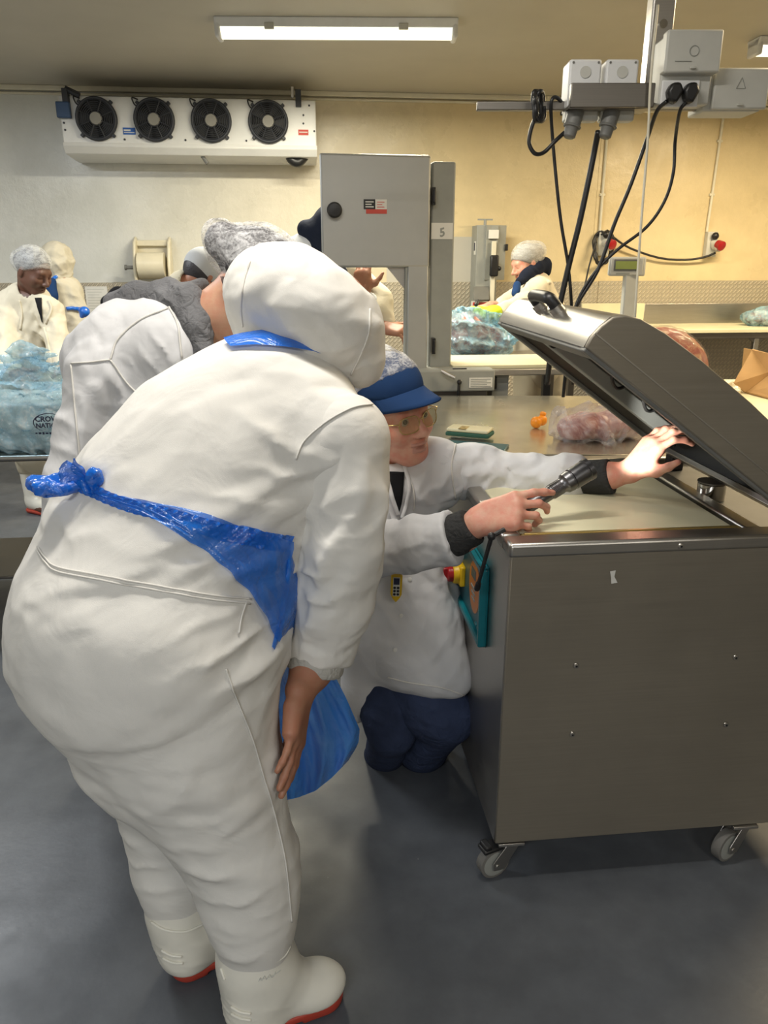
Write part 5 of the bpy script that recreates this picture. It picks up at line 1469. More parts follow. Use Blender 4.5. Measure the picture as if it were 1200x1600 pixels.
# bone saw
YS = 3.98
MSW = Matrix.Translation((W(673, 400, YS).x, YS, 0)) @ Matrix.Rotation(RY, 4, 'Z')
sw0 = MSW.translation
def sx(px, py, d=0.):
    """saw-local point on the front face (d behind it)"""
    return MSW.inverted() @ hit(px, py, MSW @ Vector((0, d, 0)), WN)
t = thing('bone_saw', 'tall grey band saw for meat with a square head box and black knob', 'saw', sw0, RY)
A1 = sx(499, 239); A2 = sx(673, 250); A3 = sx(673, 418); A4 = sx(507, 418)
B1 = sx(637, 418); B2 = sx(637, 580)
zt_, zb_ = A1.z, A4.z
MB().mm((A1.x + .02, 0.0, zb_), (A2.x, .24, zt_)).build('head_box', 'alu', t, .012)
MB().prism([(A1.x, -.012, zb_), (A2.x, -.012, zb_), (A2.x, -.012, zt_ - .006), (A1.x, -.012, zt_)], (0, .02, 0)).build('door', 'alu', t, .010)
k_ = sx(522, 329); MB().lathe([(0, .018), (.02, .018), (.022, .032), (.035, .036), (.05, .028), (.052, 0)], (k_.x, -.012, k_.z), (0, -1, 0), 24).build('door_knob', 'black', t)
q = sx(586, 323); e_ = sx(604, 323)
hw = (e_.x - q.x)
st_ = MB().mm((q.x - hw, -.0145, q.z - .012), (q.x, -.0125, q.z + .032)).build('black_sticker', 'black', t)
MB().mm((q.x, -.0145, q.z - .012), (q.x + hw, -.0125, q.z + .032)).build('white_sticker', 'paper', t)
MB().mm((q.x - hw * .8, -.0145, q.z - .032), (q.x + hw, -.0125, q.z - .012)).build('red_sticker', 'red_print', t)
sl_ = MB()
for k in range(3): sl_.mm((q.x - hw + .008, -.0155, q.z + .018 - k * .011), (q.x - .008 - .01 * (k % 2), -.0142, q.z + .023 - k * .011))
sl_.build('sticker_print', 'paper', st_)
sl_ = MB()
for k in range(3): sl_.mm((q.x + .008, -.0155, q.z + .018 - k * .011), (q.x + hw - .012 - .01 * (k % 2), -.0142, q.z + .021 - k * .011))
sl_.build('sticker_print', 'red_print', bpy.data.objects['white_sticker'])
zb2 = B2.z
MB().mm((B1.x, -.010, zb2 + .005), (A2.x - .004, .05, zb_ + .01)).build('blade_guard', 'alu', t, .006)
MB().mm((B1.x - .012, -.004, zb2 + .02), (B1.x + .004, .06, zb_)).build('guard_edge', 'cab_grey', t, .003)
MB().mm((B1.x - .01, -.03, zb2 - .008), (A2.x - .004, .05, zb2 + .010)).build('guard_foot', 'alu', t, .004)
g1 = sx(600, 418, .1); g2 = sx(637, 455, .1)
MB().prism([(g1.x, .03, zb_ + .01), (B1.x, .03, zb_ + .01), (B1.x, .03, g2.z)], (0, .012, 0)).build('gusset', 'steel', t)
c1 = sx(674, 252, .05); c2 = sx(713, 252, .05); c3 = sx(708, 585, .05)
MB().mm((c1.x + .004, .05, .85), (c2.x, .25, c1.z)).build('column', 'cab_grey', t, .010)
for py in (307, 540):
    h_ = sx(675, py, .03); MB().mm((h_.x - .004, .0, h_.z - .04), (h_.x + .014, .05, h_.z + .04)).lathe([(-.03, .006), (.03, .006)], (h_.x + .006, -.004, h_.z), (0, 0, 1), 10).build('hinge', 'black', t, .003)
q = sx(691, 361, .05); q2 = sx(707, 373, .05)
lb = MB().mm((q.x - (q2.x - q.x) * 1.05, .046, q.z - .038), (q2.x, .049, q.z + .038)).build('number_label', 'paper', t)
text_mesh('lettering', '5', .055, 'cab_grey', lb, MSW @ Vector((q.x, .0455, q.z - .008)), MSW.to_3x3() @ Vector((1, 0, .25)), MSW.to_3x3() @ Vector((-.1, 0, 1)))
# base and table
d1 = sx(612, 580, -.1); d2 = sx(774, 583, -.1); d3 = sx(774, 612, -.1)
ZSB = d1.z
MB().mm((d1.x - .25, -.10, .94), (d2.x, .30, ZSB)).build('base_head', 'cab_grey', t, .008)
MB().mm((d1.x - .22, -.07, .08), (d2.x - .03, .28, .94)).build('base_cabinet', 'steel_dark', t, .006)
for x in (d1.x - .18, d2.x - .08):
    for y in (-.03, .24): MB().lathe([(0, .03), (.02, .02), (.085, .02)], (x, y, 0), (0, 0, 1), 14).build('foot', 'black', t)
q = sx(751, 598, -.1); q2 = sx(769, 598, -.1); w_ = q2.x - q.x
rl = MB().mm((q.x - w_, -.1035, q.z - .024), (q.x + w_, -.101, q.z + .026)).build('rating_label', 'paper', t)
sl_ = MB()
for k in range(5): sl_.mm((q.x - w_ + .008, -.105, q.z + .016 - k * .009), (q.x + w_ - .008 - .02 * (k % 2), -.1032, q.z + .020 - k * .009))
sl_.build('label_lines', 'cab_grey', rl)
q = sx(716, 602, -.1); MB().ball((q.x, -.125, q.z + .02), .013).tube([(q.x, -.12, q.z + .01), (q.x, -.11, q.z - .05)], .008, 8).build('release_knob', 'black', t)
q = sx(688, 578, -.1); q2 = sx(708, 588, -.1); MB().tube([(q.x, -.13, q.z), (q2.x, -.15, q2.z)], .009, 10).build('clamp_lever', 'steel', t)
q = sx(713, 579, -.05); MB().tube([(q.x - .02, -.06, q.z), (q.x + .05, -.06, q.z)], .014, 10).build('clamp_screw', 'black', t)
# sliding table with a board
e1 = sx(702, 580, 0); e2 = sx(842, 578, 0)
ST = e1.z + .02
MB().mm((e1.x, -.02, ST - .045), (e1.x + .62, .48, ST - .012)).build('sliding_table', 'steel', t, .004)
MB().mm((e1.x + .02, .01, ST - .012), (e1.x + .60, .47, ST + .006)).build('table_board', 'board', t, .003)
MB().mm((e1.x + .05, .02, ST - .12), (e1.x + .26, .30, ST - .055)).build('slide_rail', 'black', t, .004)
MB().mm((e1.x + .24, .05, .10), (e1.x + .33, .38, ST - .045)).build('side_cabinet', 'cab_grey', t, .004)
MB().mm((e1.x + .52, .05, 0), (e1.x + .56, .09, ST - .045)).build('table_leg', 'black', t, .003)

# things on the steel table
def rest(px, py, z=TZ): return WZ(px, py, z)
p = rest(842, 669)
o = thing('rubber_cap', 'orange rubber cap lying on the steel table', 'cap', p)
MB().ball((-.012, 0, .024), (.024, .024, .024)).ball((.012, .010, .030), (.022, .020, .022)).build('bulb', 'orange', o, smooth=180)
MB().lathe([(0, .012), (.014, .013), (.018, .008)], (.014, .014, .046), (.3, .3, 1), 16).build('neck', 'orange', o, smooth=180)
p = rest(734, 684)
o = thing('scouring_pad', 'green backed yellow sponge pad lying on the table edge', 'sponge', p, math.radians(-22))
MB().mm((-.085, -.045, 0), (.085, .045, .016)).build('scourer', 'green_pad', o, .005)
MB().mm((-.082, -.042, .016), (.080, .043, .030)).build('sponge', 'board', o, .005)
MB().mm((-.035, -.044, .0302), (-.005, .01, .0315)).build('crumb', 'gold', o, .001)
p = rest(744, 697)
o = tag(MB().mm((-.13, -.05, 0), (.12, .05, .010)).build('folded_cloth', 'teal_dark', None, .004), 'grey green folded cloth under the sponge pad', 'cloth')
o.location = p + Vector((-.01, -.02, .0)); o.rotation_euler = (0, 0, math.radians(-18))
o2 = bpy.data.objects['scouring_pad']; o2.location.z += .0105

def bagged(name, label, cat, base, blobs, inner_mat, film_mat, h, fold_amp, cut_z, inner_fold=.02, spikes=(), grow=.014):
    """meat pieces inside a crumpled film bag"""
    t = thing(name, label, cat, base)
    S = SDF(h)
    for c, r in blobs: S.ell(c, r, None, .04)
    lo, hi = S.bounds(); c0_ = (lo + hi) / 2; R_ = float(np.linalg.norm(hi - lo) / 2)
    S.folds(c0_, R_, (.6, .2, .7), .12, inner_fold, 1.2)
    S.cut((0, 0, cut_z + .006), (0, 0, -1), .004); S.build('meat', inner_mat, t, 1)
    S = SDF(h)
    for c, r in blobs: S.ell(c, [q + grow for q in r], None, .07)
    for a_, b_, ra, rb in spikes: S.cone(a_, b_, ra, rb, .05)
    S.crumple(c0_, R_ * 1.2, .11, fold_amp * 1.3, 4, 3 + int(abs(base[0]) * 10))
    S.cut((0, 0, cut_z + .001), (0, 0, -1), .004)
    S.build('bag', film_mat, t, 0)
    return t
p = rest(935, 690); V = Vector
bagged('bagged_meat', 'cut of pink meat in clear plastic lying on the steel table under the lid', 'meat', p,
       [(p + V((-.02, .05, .045)), (.12, .08, .055)), (p + V((.09, .08, .05)), (.11, .09, .055)), (p + V((-.09, .03, .04)), (.05, .05, .04))], 'meat_pale', 'film_clear', .006, .014, TZ,
       spikes=[(p + V((-.10, .04, .05)), p + V((-.15, .06, .11)), .03, .006), (p + V((0, -.02, .03)), p + V((.03, -.09, .008)), .04, .006)])
# right hand table with board top
RZ = .90
p = WZ(1200, 640, RZ)
t = thing('board_table', 'pale board topped table at the right behind the machine, carrying wrapped meat', 'table', (1.62, 3.95, 0), RY)
MB().mm((-.22, -.62, RZ - .03), (.95, .60, RZ)).build('board_top', 'board', t, .005)
MB().mm((-.19, -.59, RZ - .09), (.92, .57, RZ - .03)).build('frame', 'steel', t, .004)
for x in (-.16, .88):
    for y in (-.55, .53): MB().mm((x - .02, y - .02, 0), (x + .02, y + .02, RZ - .09)).build('leg', 'steel', t, .004)
p = WZ(1062, 596, RZ); p.y = 4.15; 
p = Vector((W(1041, 560, 4.2).x, 4.2, RZ))
t = thing('wrapped_meat', 'large round boneless joint of marbled meat in clear wrap on the board table', 'meat', p)
S = SDF(.006)
c_ = p + V((.02, 0, .160))
S.ell(c_, (.215, .17, .160), np.array([(.86, 0, -.51), (0, 1, 0), (.51, 0, .86)], 'f4'), .04); S.ell(p + V((-.08, .02, .17)), (.13, .14, .12), None, .06)
S.folds(c_, .22, (.5, .2, .8), .09, .012, 1.3); S.folds(c_, .22, (.9, .3, -.2), .04, .006, 1.5)
S.cut((0, 0, RZ + .006), (0, 0, -1), .004); S.build('joint', 'meat', t, 1)
S = SDF(.006)
S.ell(c_, (.223, .178, .168), np.array([(.86, 0, -.51), (0, 1, 0), (.51, 0, .86)], 'f4'), .04); S.ell(p + V((-.08, .02, .17)), (.138, .148, .128), None, .06)
S.crumple(c_, .25, .08, .006, 4, 2); S.cut((0, 0, RZ + .001), (0, 0, -1), .004); S.build('wrap', 'film_wrap', t, 0)
# bench scale with display
YC = 3.75
p = W(985, 470, YC)
p = Vector((p.x, YC, TZ))
t = thing('bench_scale', 'bench scale with a green display head on a grey post', 'scale', p, 0)
MB().mm((-.07, -.26, .02), (.19, .05, .05)).build('platform', 'steel', t, .004)
for x in (-.04, .16):
    for y in (-.23, .02): MB().lathe([(0, .016), (.02, .016)], (x, y, 0), (0, 0, 1), 12).build('foot', 'black', t)
top = W(975, 432, YC) - p; bot = W(963, 508, YC) - p
MB().prism([(-.028, .0, .04), (.034, .0, .04), (.034, .05, .04), (-.028, .05, .04)], (top.x + .03, -.02, top.z - .02)).build('post', 'grey_box', t, .006)
h1 = W(953, 402, YC - .04) - p; h2 = W(996, 431, YC - .04) - p; h3 = W(1019, 399, YC + .06) - p
R3 = Matrix.Rotation(math.radians(-14), 3, 'Z')
hc_ = Vector(((h1.x + h2.x) / 2 + .02, .0, (h1.z + h2.z) / 2)); hw_ = (h2.x - h1.x) / 2; hh_ = (h1.z - h2.z) / 2
MB().box(hc_ + V((.02, .05, 0)), (hw_ * 2 + .03, .11, hh_ * 2 + .004), R3).build('head_case', 'grey_box', t, .008)
def hd_(x, y, z): return hc_ + R3 @ Vector((x, y, z))
MB().box(hd_(.006, -.012, .0), (hw_ * 2 + .008, .012, hh_ * 2 - .004), R3).build('face', 'grey_box', t, .004)
MB().box(hd_(.004, -.019, .006), (hw_ * 2 - .022, .005, hh_ * 1.25), R3).build('display_frame', 'gland', t, .002)
MB().box(hd_(.004, -.0225, .006), (hw_ * 2 - .036, .004, hh_ * 1.25 - .016), R3).build('display', 'lcd', t)
MB().box(hd_(-.01, -.0185, -hh_ * .78), (hw_ * .9, .003, .006), R3).build('button_row', 'cab_grey', t)
MB().mm((top.x + .032, -.012, top.z - .16), (top.x + .05, .02, top.z - .10)).build('tare_switch', 'grey_box', t, .003)
# open cardboard carton lying on the table
def flap(rt, name, pts, th=.006):
    a_, b_, c__ = pts[0], pts[1], pts[2]; n_ = (Vector(b_) - Vector(a_)).cross(Vector(c__) - Vector(a_)).normalized() * th
    return MB().prism(pts, n_).build(name, 'card', rt, .001, world=True, smooth=0)
YB = 3.9
p = W(1190, 600, YB)
t = thing('cardboard_box', 'open brown cardboard box tipped on the right hand table, cut by the frame', 'box', (p.x, YB, RZ))
k4 = WZ(1165, 613, RZ + .006); k1 = W(1146, 599, k4.y + .02); k2 = W(1176, 545, k4.y + .22); k5 = WZ(1266, 640, RZ + .006); k6 = W(1262, 585, k5.y + .2)
m_ = W(1212, 578, k4.y + .02)
flap(t, 'flap', [k1, k2, W(1240, 562, k4.y + .2), m_, k4])
flap(t, 'side_panel', [k4, m_, k6, k5])
kb1 = k4 + Vector((.10, .28, .0)); kb2 = k5 + Vector((.05, .32, 0))
flap(t, 'bottom_panel', [k4, k5, kb2, kb1])
flap(t, 'back_panel', [kb1, kb2, kb2 + Vector((0, .02, .2)), kb1 + Vector((0, .02, .2))])
q = Vector((W(1122, 600, 3.9).x, 3.93, RZ))
t = thing('packing_paper', 'crumpled pale packing paper beside the cardboard box', 'paper', q)
S = SDF(.006); S.ell(q + V((-.06, 0, .03)), (.16, .12, .035), None, .03); S.ell(q + V((.02, -.04, .05)), (.10, .09, .035), None, .03)
S.crumple(q, .3, .10, .02, 4, 4); S.cut((0, 0, RZ + .002), (0, 0, -1), .004); S.build('paper_sheet', 'cream_plastic', t, 0)
# wall bench at the back right
bz = 1.055
b0 = onwall(950, 520, .5); 
t = thing('long_bench', 'long board topped bench along the chequer plate wall at the back right', 'bench', MW @ Vector((b0.x, 0, 0)), RY)
L_ = 2.3
MB().mm((0, -.62, bz - .03), (L_, -.03, bz)).build('board_top', 'board', t, .004)
MB().mm((0, -.60, bz - .075), (L_, -.05, bz - .03)).build('frame', 'steel_dark', t, .003)
s1 = onwall(1005, 500, .03).x - b0.x
MB().mm((-.06, -.035, bz), (s1, -.012, bz + .17)).build('splash_board', 'board', t, .003)
MB().mm((s1, -.035, bz), (L_, -.012, bz + .165)).build('splash_panel', 'steel', t, .003)
lx_ = onwall(1171, 550, .5).x - b0.x
for x in (.10, lx_, L_ - .1):
    MB().mm((x - .02, -.58, 0), (x + .02, -.54, bz - .075)).build('leg', 'steel', t, .003)
    MB().prism([(x - .07, -.575, bz - .075), (x + .07, -.575, bz - .075), (x, -.575, bz - .13)], (0, .01, 0)).build('bracket', 'steel_dark', t)
MB().mm((.1, -.5, .55), (L_, -.08, .565)).build('lower_shelf', 'steel_dark', t, .003)
p = MW @ Vector((onwall(1185, 515, .35).x, -.32, bz))
bagged('bagged_meat', 'small pale blue bag of meat on the back bench at the right edge', 'meat', p, [(p + V((0, 0, .06)), (.12, .10, .055)), (p + V((.10, 0, .08)), (.09, .09, .07))], 'meat_pale', 'film_pale', .008, .016, bz)
# blue bag bin on the floor near the bench
# bags on the saw side, where the worker reaches in
YW = 4.95
bw = W(755, 557, YW); wz = bw.z
t = thing('packing_bench', 'steel bench carrying the open blue bags behind the saw', 'bench', (bw.x - .05, YW + .15, 0), RY)
MB().mm((-.30, -.34, wz - .03), (.62, .16, wz)).build('bench_top', 'steel', t, .004)
for x in (-.25, .57):
    for y in (-.29, .11): MB().mm((x - .02, y - .02, 0), (x + .02, y + .02, wz - .03)).build('leg', 'steel_dark', t, .003)
MB().mm((-.27, -.3, .3), (.59, .13, .32)).build('lower_shelf', 'steel_dark', t, .003)
for k, (x, w__) in enumerate(((.30, .12), (.44, .12))):
    o = tag(MB().mm((-w__ / 2, -.08, 0), (w__ / 2, .08, .17)).build('carton', 'card', None, .003), ('small yellow brown carton under the packing bench, left one', 'small yellow brown carton under the packing bench, right one')[k], 'box', 'cartons under the bench')
    q = Matrix.Translation((bw.x - .05, YW + .15, 0)) @ Matrix.Rotation(RY, 4, 'Z') @ Vector((x - .15, -.18, .321)); o.location = q; o.rotation_euler = (0, 0, RY)
P5 = lambda x, y, d=0.: W(x, y, YW + d)
bz_ = wz
bagged('bagged_meat', 'meat in an open blue and clear plastic bag behind the saw column', 'meat', Vector((bw.x, YW, bz_)),
       [(P5(735, 530) , (.14, .14, .10)), (P5(765, 535, .05), (.13, .13, .09)), (P5(730, 505), (.11, .10, .07))], 'meat_pale', 'film_pale', .008, .022, bz_,
       spikes=[(P5(775, 540), P5(802, 528, -.1), .05, .03), (P5(720, 540), P5(712, 500, 0), .06, .05), (P5(745, 515), P5(775, 500, .1), .05, .04)], grow=.022)

# ---------------------------------------------------------------- left: cart with a big bag
YL = 3.15; LZ = WZ(60, 712, .80).z
p = W(20, 712, YL); cz = p.z
t = thing('steel_cart', 'low steel cart with a rail, under the big blue bag at the left', 'cart', (p.x - .12, YL + .28, 0), RY)
MB().mm((-.52, -.28, cz - .03), (.36, .28, cz - .006)).build('tray', 'steel', t, .005)
rl = MB().tube([(-.52, -.29, cz - .012), (.36, -.29, cz - .012)], .013, 12); rl.build('rail', 'steel', t)
MB().tube([(.36, -.28, cz - .012), (.36, .28, cz - .012)], .013, 12).build('rail', 'steel', t)
MB().mm((-.50, -.26, .22), (.34, .26, .235)).build('lower_tray', 'steel_dark', t, .004)
for x in (-.48, .32):
    for y in (-.24, .24):
        lg_ = MB().tube([(x, y, .1), (x, y, cz - .03)], .014, 10).build('leg', 'steel_dark', t)
        MB().lathe([(-.012, .045), (.012, .045)], (x, y, .048), (1, 0, 0), 20).build('wheel', 'rubber', lg_)
p = Vector((p.x - .06, YL + .20, cz - .006))
PL = lambda x, y, d=0.: W(x, y, YL + d)
t = thing('bagged_meat', 'big crumpled blue plastic bag with printed lettering, packed with meat on the cart', 'meat', p)
S = SDF(.010); bc_ = p + V((-.02, .06, .11)); S.box(bc_, (.27, .16, .075), None, .03, .02); S.folds(bc_, .35, (.8, .2, .5), .12, .02, 1.0); S.cut((0, 0, cz), (0, 0, -1)); S.build('meat', 'grey_box', t, 1)
S = SDF(.008)
S.box(p + V((-.02, .05, .12)), (.29, .19, .10), None, .03, .04)
S.chain([(PL(35, 640, .15), .15), (PL(40, 590, .15), .085), (PL(42, 556, .15), .045)], .08)
S.chain([(PL(80, 640, .15), .12), (PL(85, 598, .18), .06), (PL(104, 590, .2), .035)], .08)
S.chain([(PL(0, 640, .15), .12), (PL(-20, 600, .2), .07)], .08)
S.crumple(PL(50, 590, .1), .26, .13, .048, 6, 5); S.crumple(PL(40, 690, .1), .25, .08, .014, 4, 8)
S.cut((0, 0, cz + .001), (0, 0, -1), .004)
bag = S.build('bag', 'film_bag', t, 0); bvL = bvh_of(bag)
h_ = drape(bvL, 78, 660, .012) or PL(78, 660)
text_mesh('lettering', 'CROWN', .030, 'ink', bag, PL(78, 655, -.045), (1, .1, 0), (0, .1, 1))
text_mesh('lettering', 'NATIONAL', .026, 'ink', bag, PL(82, 665, -.045), (1, .1, 0), (0, .1, 1))
an_ = [PL(76 + 24 * math.cos(a), 660 + 14 * math.sin(a), -.045) for a in np.linspace(PI * .62, PI * 1.75, 14)]
MB().tube(an_, [.0006 + .0016 * math.sin(PI * k / 13) for k in range(14)], 6).build('swoosh', 'ink', bag, world=True)
sl_ = MB()
for k in range(9): c_ = PL(57 + k * 5.5, 677, -.045); sl_.box(c_, (.008 + .003 * (k % 2), .001, .006 + .002 * (k % 3)))
sl_.build('small_print', 'ink', bag, world=True); bpy.data.objects['small_print']['kind'] = 'stuff'

# ================================================================ workers at the back
def net_and_hair(Hd, par, hairmat, net='net_thin', bun=None, cutz=.018):
    S = SDF(.006); S.ell(Hd.p(-.014, 0, .034), [.104, .085, .095], Hd.rot, .02)
    if bun: S.cone(Hd.p(*bun), Hd.p(*bun), .045, .045, .03)
    S.cut(Hd.p(.02, 0, cutz - .02), -Hd.u * .8 + Hd.f * .6, .01); S.build('hair', hairmat, par, 1)
    S = SDF(.006); S.ell(Hd.p(-.016, 0, .042), [.115, .097, .104], Hd.rot, .02)
    if bun: S.cone(Hd.p(*bun), Hd.p(*bun), .062, .062, .03)
    S.cut(Hd.p(.03, 0, cutz), -Hd.u * .85 + Hd.f * .5, .008); S.folds(Hd.p(0, 0, .08), .16, Hd.l + Hd.f * .6, .035, .005)
    n_ = S.build('hairnet', net, par, 1)
    ring = [Hd.p(.03 + .0, 0, cutz)]
    return n_
# D: woman at the left
YD = 4.75
DHd = Head(W(52, 424, YD), (.84, -.36, -.42), (.1, 0, 1), 1.04)
D_t = CH((44, 478, YD + .05, 34), (46, 520, YD + .05, 42), (52, 570, YD + .05, 44), (55, 640, YD + .05, 44))
D_sh = CH((14, 482, YD + .05, 26), (45, 470, YD + .05, 24), (76, 484, YD, 20))
D_al = CH((12, 484, YD, 27), (8, 525, YD - .1, 24), (8, 565, YD - .25, 20), (14, 580, YD - .33, 18))
D_ar = CH((78, 490, YD, 20), (88, 530, YD - .08, 18), (90, 560, YD - .16, 16), (100, 572, YD - .3, 13))
S = SDF(.0055); DHd.shape(S); S.cone(DHd.p(-.03, 0, -.05), W(46, 474, YD + .06), .055, .065, .03)
B_ = SDF(.014)
B_.chain(D_t, .05, scale=.8); B_.chain(D_sh, .04, scale=.8); B_.chain(D_al, .03, scale=.65); B_.chain(D_ar, .03, scale=.65)
stand(B_, D_t[-1][0], YD, (-1, 1))
H_ = SDF(.006); hw1 = D_al[-1][0]; H_.chain([(D_al[-2][0], .03), (hw1, .026)], .02); hand(H_, hw1, (1, -.5, .0), (0, -.2, 1), 1, [.4, .4, .4, .4], 1.05)
hw2 = D_ar[-1][0]; H_.chain([(D_ar[-2][0], .03), (hw2, .026)], .02); hand(H_, hw2, (.6, -.8, -.2), (0, -.2, 1), -1, [.4, .4, .4, .4], 1.05)
Dp = body_root(S, 'person', 'skin_dark', 'person in cream coat and hairnet working at the left edge', [B_.mesh(1), H_.mesh(1)])
recentre(Dp, Vector((D_t[-1][0].x, YD + .05, 0))); trousers(Dp, D_t[-1][0], (-1, 1), 'cream'); 
S = SDF(.008); S.chain(D_t, .06); S.chain(D_sh, .05); S.chain(D_al, .04); S.chain(D_ar, .04); S.chain([(D_t[-1][0], .17), (D_t[-1][0] - V((0, 0, .25)), .17)], .05)
S.cone(DHd.p(-.02, 0, -.06), W(52, 472, YD + .02), .066, .07, .01, 's')
S.folds(W(20, 520, YD - .1), .2, (.6, 0, .8), .10, .014); S.folds(W(70, 540, YD - .15), .2, (.9, 0, .2), .09, .012); S.folds(W(85, 500, YD - .1), .1, (.3, 0, .9), .06, .01)
S.crumple(W(50, 530, YD - .1), .4, .16, .014, 3, 15)
dc = S.build('coat', 'cream', Dp, 1); bvD = bvh_of(dc)
rows = []
for i in range(8):
    t_ = i / 7; rows.append([(drape(bvD, 55 + 12 * t_ * .9 + (10 - 9 * t_) * u / 3, 466 + 38 * t_, .005) or W(58, 470 + 36 * t_, YD - .12)) for u in range(4)])
MB().sheet(rows).build('shirt_front', 'black_cloth', Dp, world=True, smooth=180, solid=.004)
stitches(bvD, [[(40, 462), (50, 478), (62, 498), (69, 512)], [(76, 470), (80, 484), (72, 506)], [(69, 512), (76, 540), (82, 570)], [(30, 470), (34, 490), (32, 515)]], 'lapel', 'cream', Dp, .007)
net_and_hair(DHd, Dp, 'hair_dark', 'net_thin', (-.10, .0, .02))
# E: hooded worker behind her
YE = 5.5
E_t = CH((100, 452, YE, 24), (103, 490, YE, 29), (106, 530, YE, 29), (104, 600, YE, 28))
S = SDF(.014); S.chain(E_t, .05, scale=.8); S.cone(W(90, 408, YE), W(98, 450, YE), .085, .06, .04); stand(S, E_t[-1][0], YE, (-1, 1))
arm = CH((86, 455, YE - .05, 16), (78, 500, YE - .12, 15), (84, 530, YE - .25, 12)); arm2 = CH((116, 458, YE, 15), (122, 500, YE - .02, 14), (124, 540, YE - .1, 12))
S.chain(arm, .03, scale=.7); S.chain(arm2, .03, scale=.7)
H_ = SDF(.007)
for a_ in (arm, arm2): hand(H_, a_[-1][0], (.2, -.8, -.5), (0, .5, 1), 1, [.3, .3, .3, .3])
Ep = body_root(S, 'person', 'skin_brown', 'person in cream hooded overalls seen from behind beside the wall, blue apron strings', [H_.mesh(1)])
recentre(Ep, Vector((E_t[-1][0].x, YE, 0))); trousers(Ep, E_t[-1][0], (-1, 1), 'cream')
S = SDF(.008); S.chain(E_t, .06); S.chain(arm, .04); S.chain(arm2, .04); S.chain([(E_t[-1][0], .13), (E_t[-1][0] - V((0, 0, .35)), .14)], .05)
S.folds(W(104, 500, YE - .1), .25, (.2, 0, 1), .09, .014); S.folds(W(118, 480, YE - .1), .12, (.5, 0, .8), .06, .010)
S.crumple(W(104, 490, YE), .4, .18, .016, 3, 16)
ec = S.build('overalls', 'cream', Ep, 1); bvE = bvh_of(ec)
S = SDF(.007); S.ell(W(89, 406, YE), (.105, .11, .125), None, .03); S.cone(W(89, 412, YE), W(96, 440, YE), .095, .070, .04); S.crumple(W(90, 410, YE), .2, .09, .012, 3, 21)
S.folds(W(92, 415, YE - .1), .12, (.7, 0, .6), .06, .008); S.build('hood', 'cream', Ep, 1)
for L__ in ([(84, 438), (92, 432), (104, 428), (110, 432)], [(104, 482), (116, 482), (128, 484)]):
    P_ = drape_line(bvE, L__, .010, 6)
    if len(P_) > 2: MB().tube(P_, .012, 8).build('apron_string', 'film_blue', Ep, world=True, smooth=180)
S = SDF(.006); S.chain([(W(126, 484, YE - .15), .02), (W(132, 487, YE - .18), .03), (W(128, 494, YE - .18), .015)], .02); S.build('apron_bow', 'film_blue', Ep, 1)
S = SDF(.007); S.chain(CH((82, 440, YE - .17, 6), (80, 462, YE - .2, 9), (82, 490, YE - .2, 7)), .03); S.build('apron_front', 'cap_blue', Ep, 1)
# F: worker at the far bench on the right
YF = 5.45
FHd = Head(W(823, 412, YF), (-.86, -.30, -.30), (-.1, 0, 1), 1.0)
F_t = CH((838, 455, YF, 28), (846, 490, YF + .02, 33), (850, 530, YF + .02, 33))
F_a = CH((842, 452, YF - .12, 22), (818, 478, YF - .25, 19), (786, 487, YF - .30, 13)); F_b = CH((822, 450, YF + .05, 17), (800, 470, YF - .02, 13), (782, 478, YF - .1, 11))
S = SDF(.006); FHd.shape(S); S.cone(FHd.p(-.03, 0, -.05), W(838, 440, YF), .055, .065, .03)
B_ = SDF(.014); B_.chain(F_t, .05, scale=.8); B_.chain(F_a, .03, scale=.65); B_.chain(F_b, .03, scale=.65); stand(B_, F_t[-1][0], YF, (-1, 1))
H_ = SDF(.006); wa = W(770, 487, YF - .34); H_.chain([(F_a[-1][0], .036), (wa, .034)], .02); wb = W(766, 478, YF - .15); H_.chain([(F_b[-1][0], .034), (wb, .032)], .02)
hand(H_, wb, (-1, -.2, -.15), (0, .1, 1), 1, [.4, .4, .4, .4], 1.05)
Fp = body_root(S, 'person', 'skin_pale', 'person in cream jacket, hairnet and yellow glove leaning over the far bench', [B_.mesh(1), H_.mesh(1)])
recentre(Fp, Vector((F_t[-1][0].x, YF, 0))); trousers(Fp, F_t[-1][0], (-1, 1), 'cream')
S = SDF(.008); S.chain(F_t, .06); S.chain(F_a, .04); S.chain(F_b, .04); S.folds(W(820, 475, YF - .4), .2, (.8, 0, .5), .09, .016); S.folds(W(850, 490, YF - .2), .2, (.3, 0, 1), .10, .014)
S.chain([(F_t[-1][0], .15), (F_t[-1][0] - V((0, 0, .2)), .15)], .05)
S.crumple(W(830, 475, YF - .2), .4, .16, .016, 3, 17)
S.build('jacket', 'cream', Fp, 1)
S = SDF(.007); S.chain(CH((812, 440, YF - .12, 7), (824, 430, YF - .08, 9), (836, 418, YF - .02, 12), (850, 414, YF + .04, 10), (852, 424, YF + .06, 9)), .04); S.folds(W(838, 420, YF - .1), .12, (.7, 0, .7), .05, .008); S.build('black_hood', 'navy', Fp, 1)
S = SDF(.007); S.chain(CH((808, 445, YF - .16, 6), (806, 458, YF - .2, 7)), .03); S.build('apron_bib', 'cap_blue', Fp, 1)
H_ = SDF(.006); hand(H_, wa, (-.95, -.1, -.12), (0, -.5, .9), -1, [.35, .3, .3, .35], 1.18, .25); H_.cone(wa + V((.02, 0, 0)), wa, .042, .04, .02); H_.build('glove', 'neon', Fp, 1)
H_ = SDF(.006)
for k, (x, y) in enumerate(((747, 470), (737, 484))): H_.cone(W(x, y, YF - .40), W(x - 3, y + 6, YF - .42), .012, .014, .01)
H_.build('glove_tip', 'black', Fp, 1)
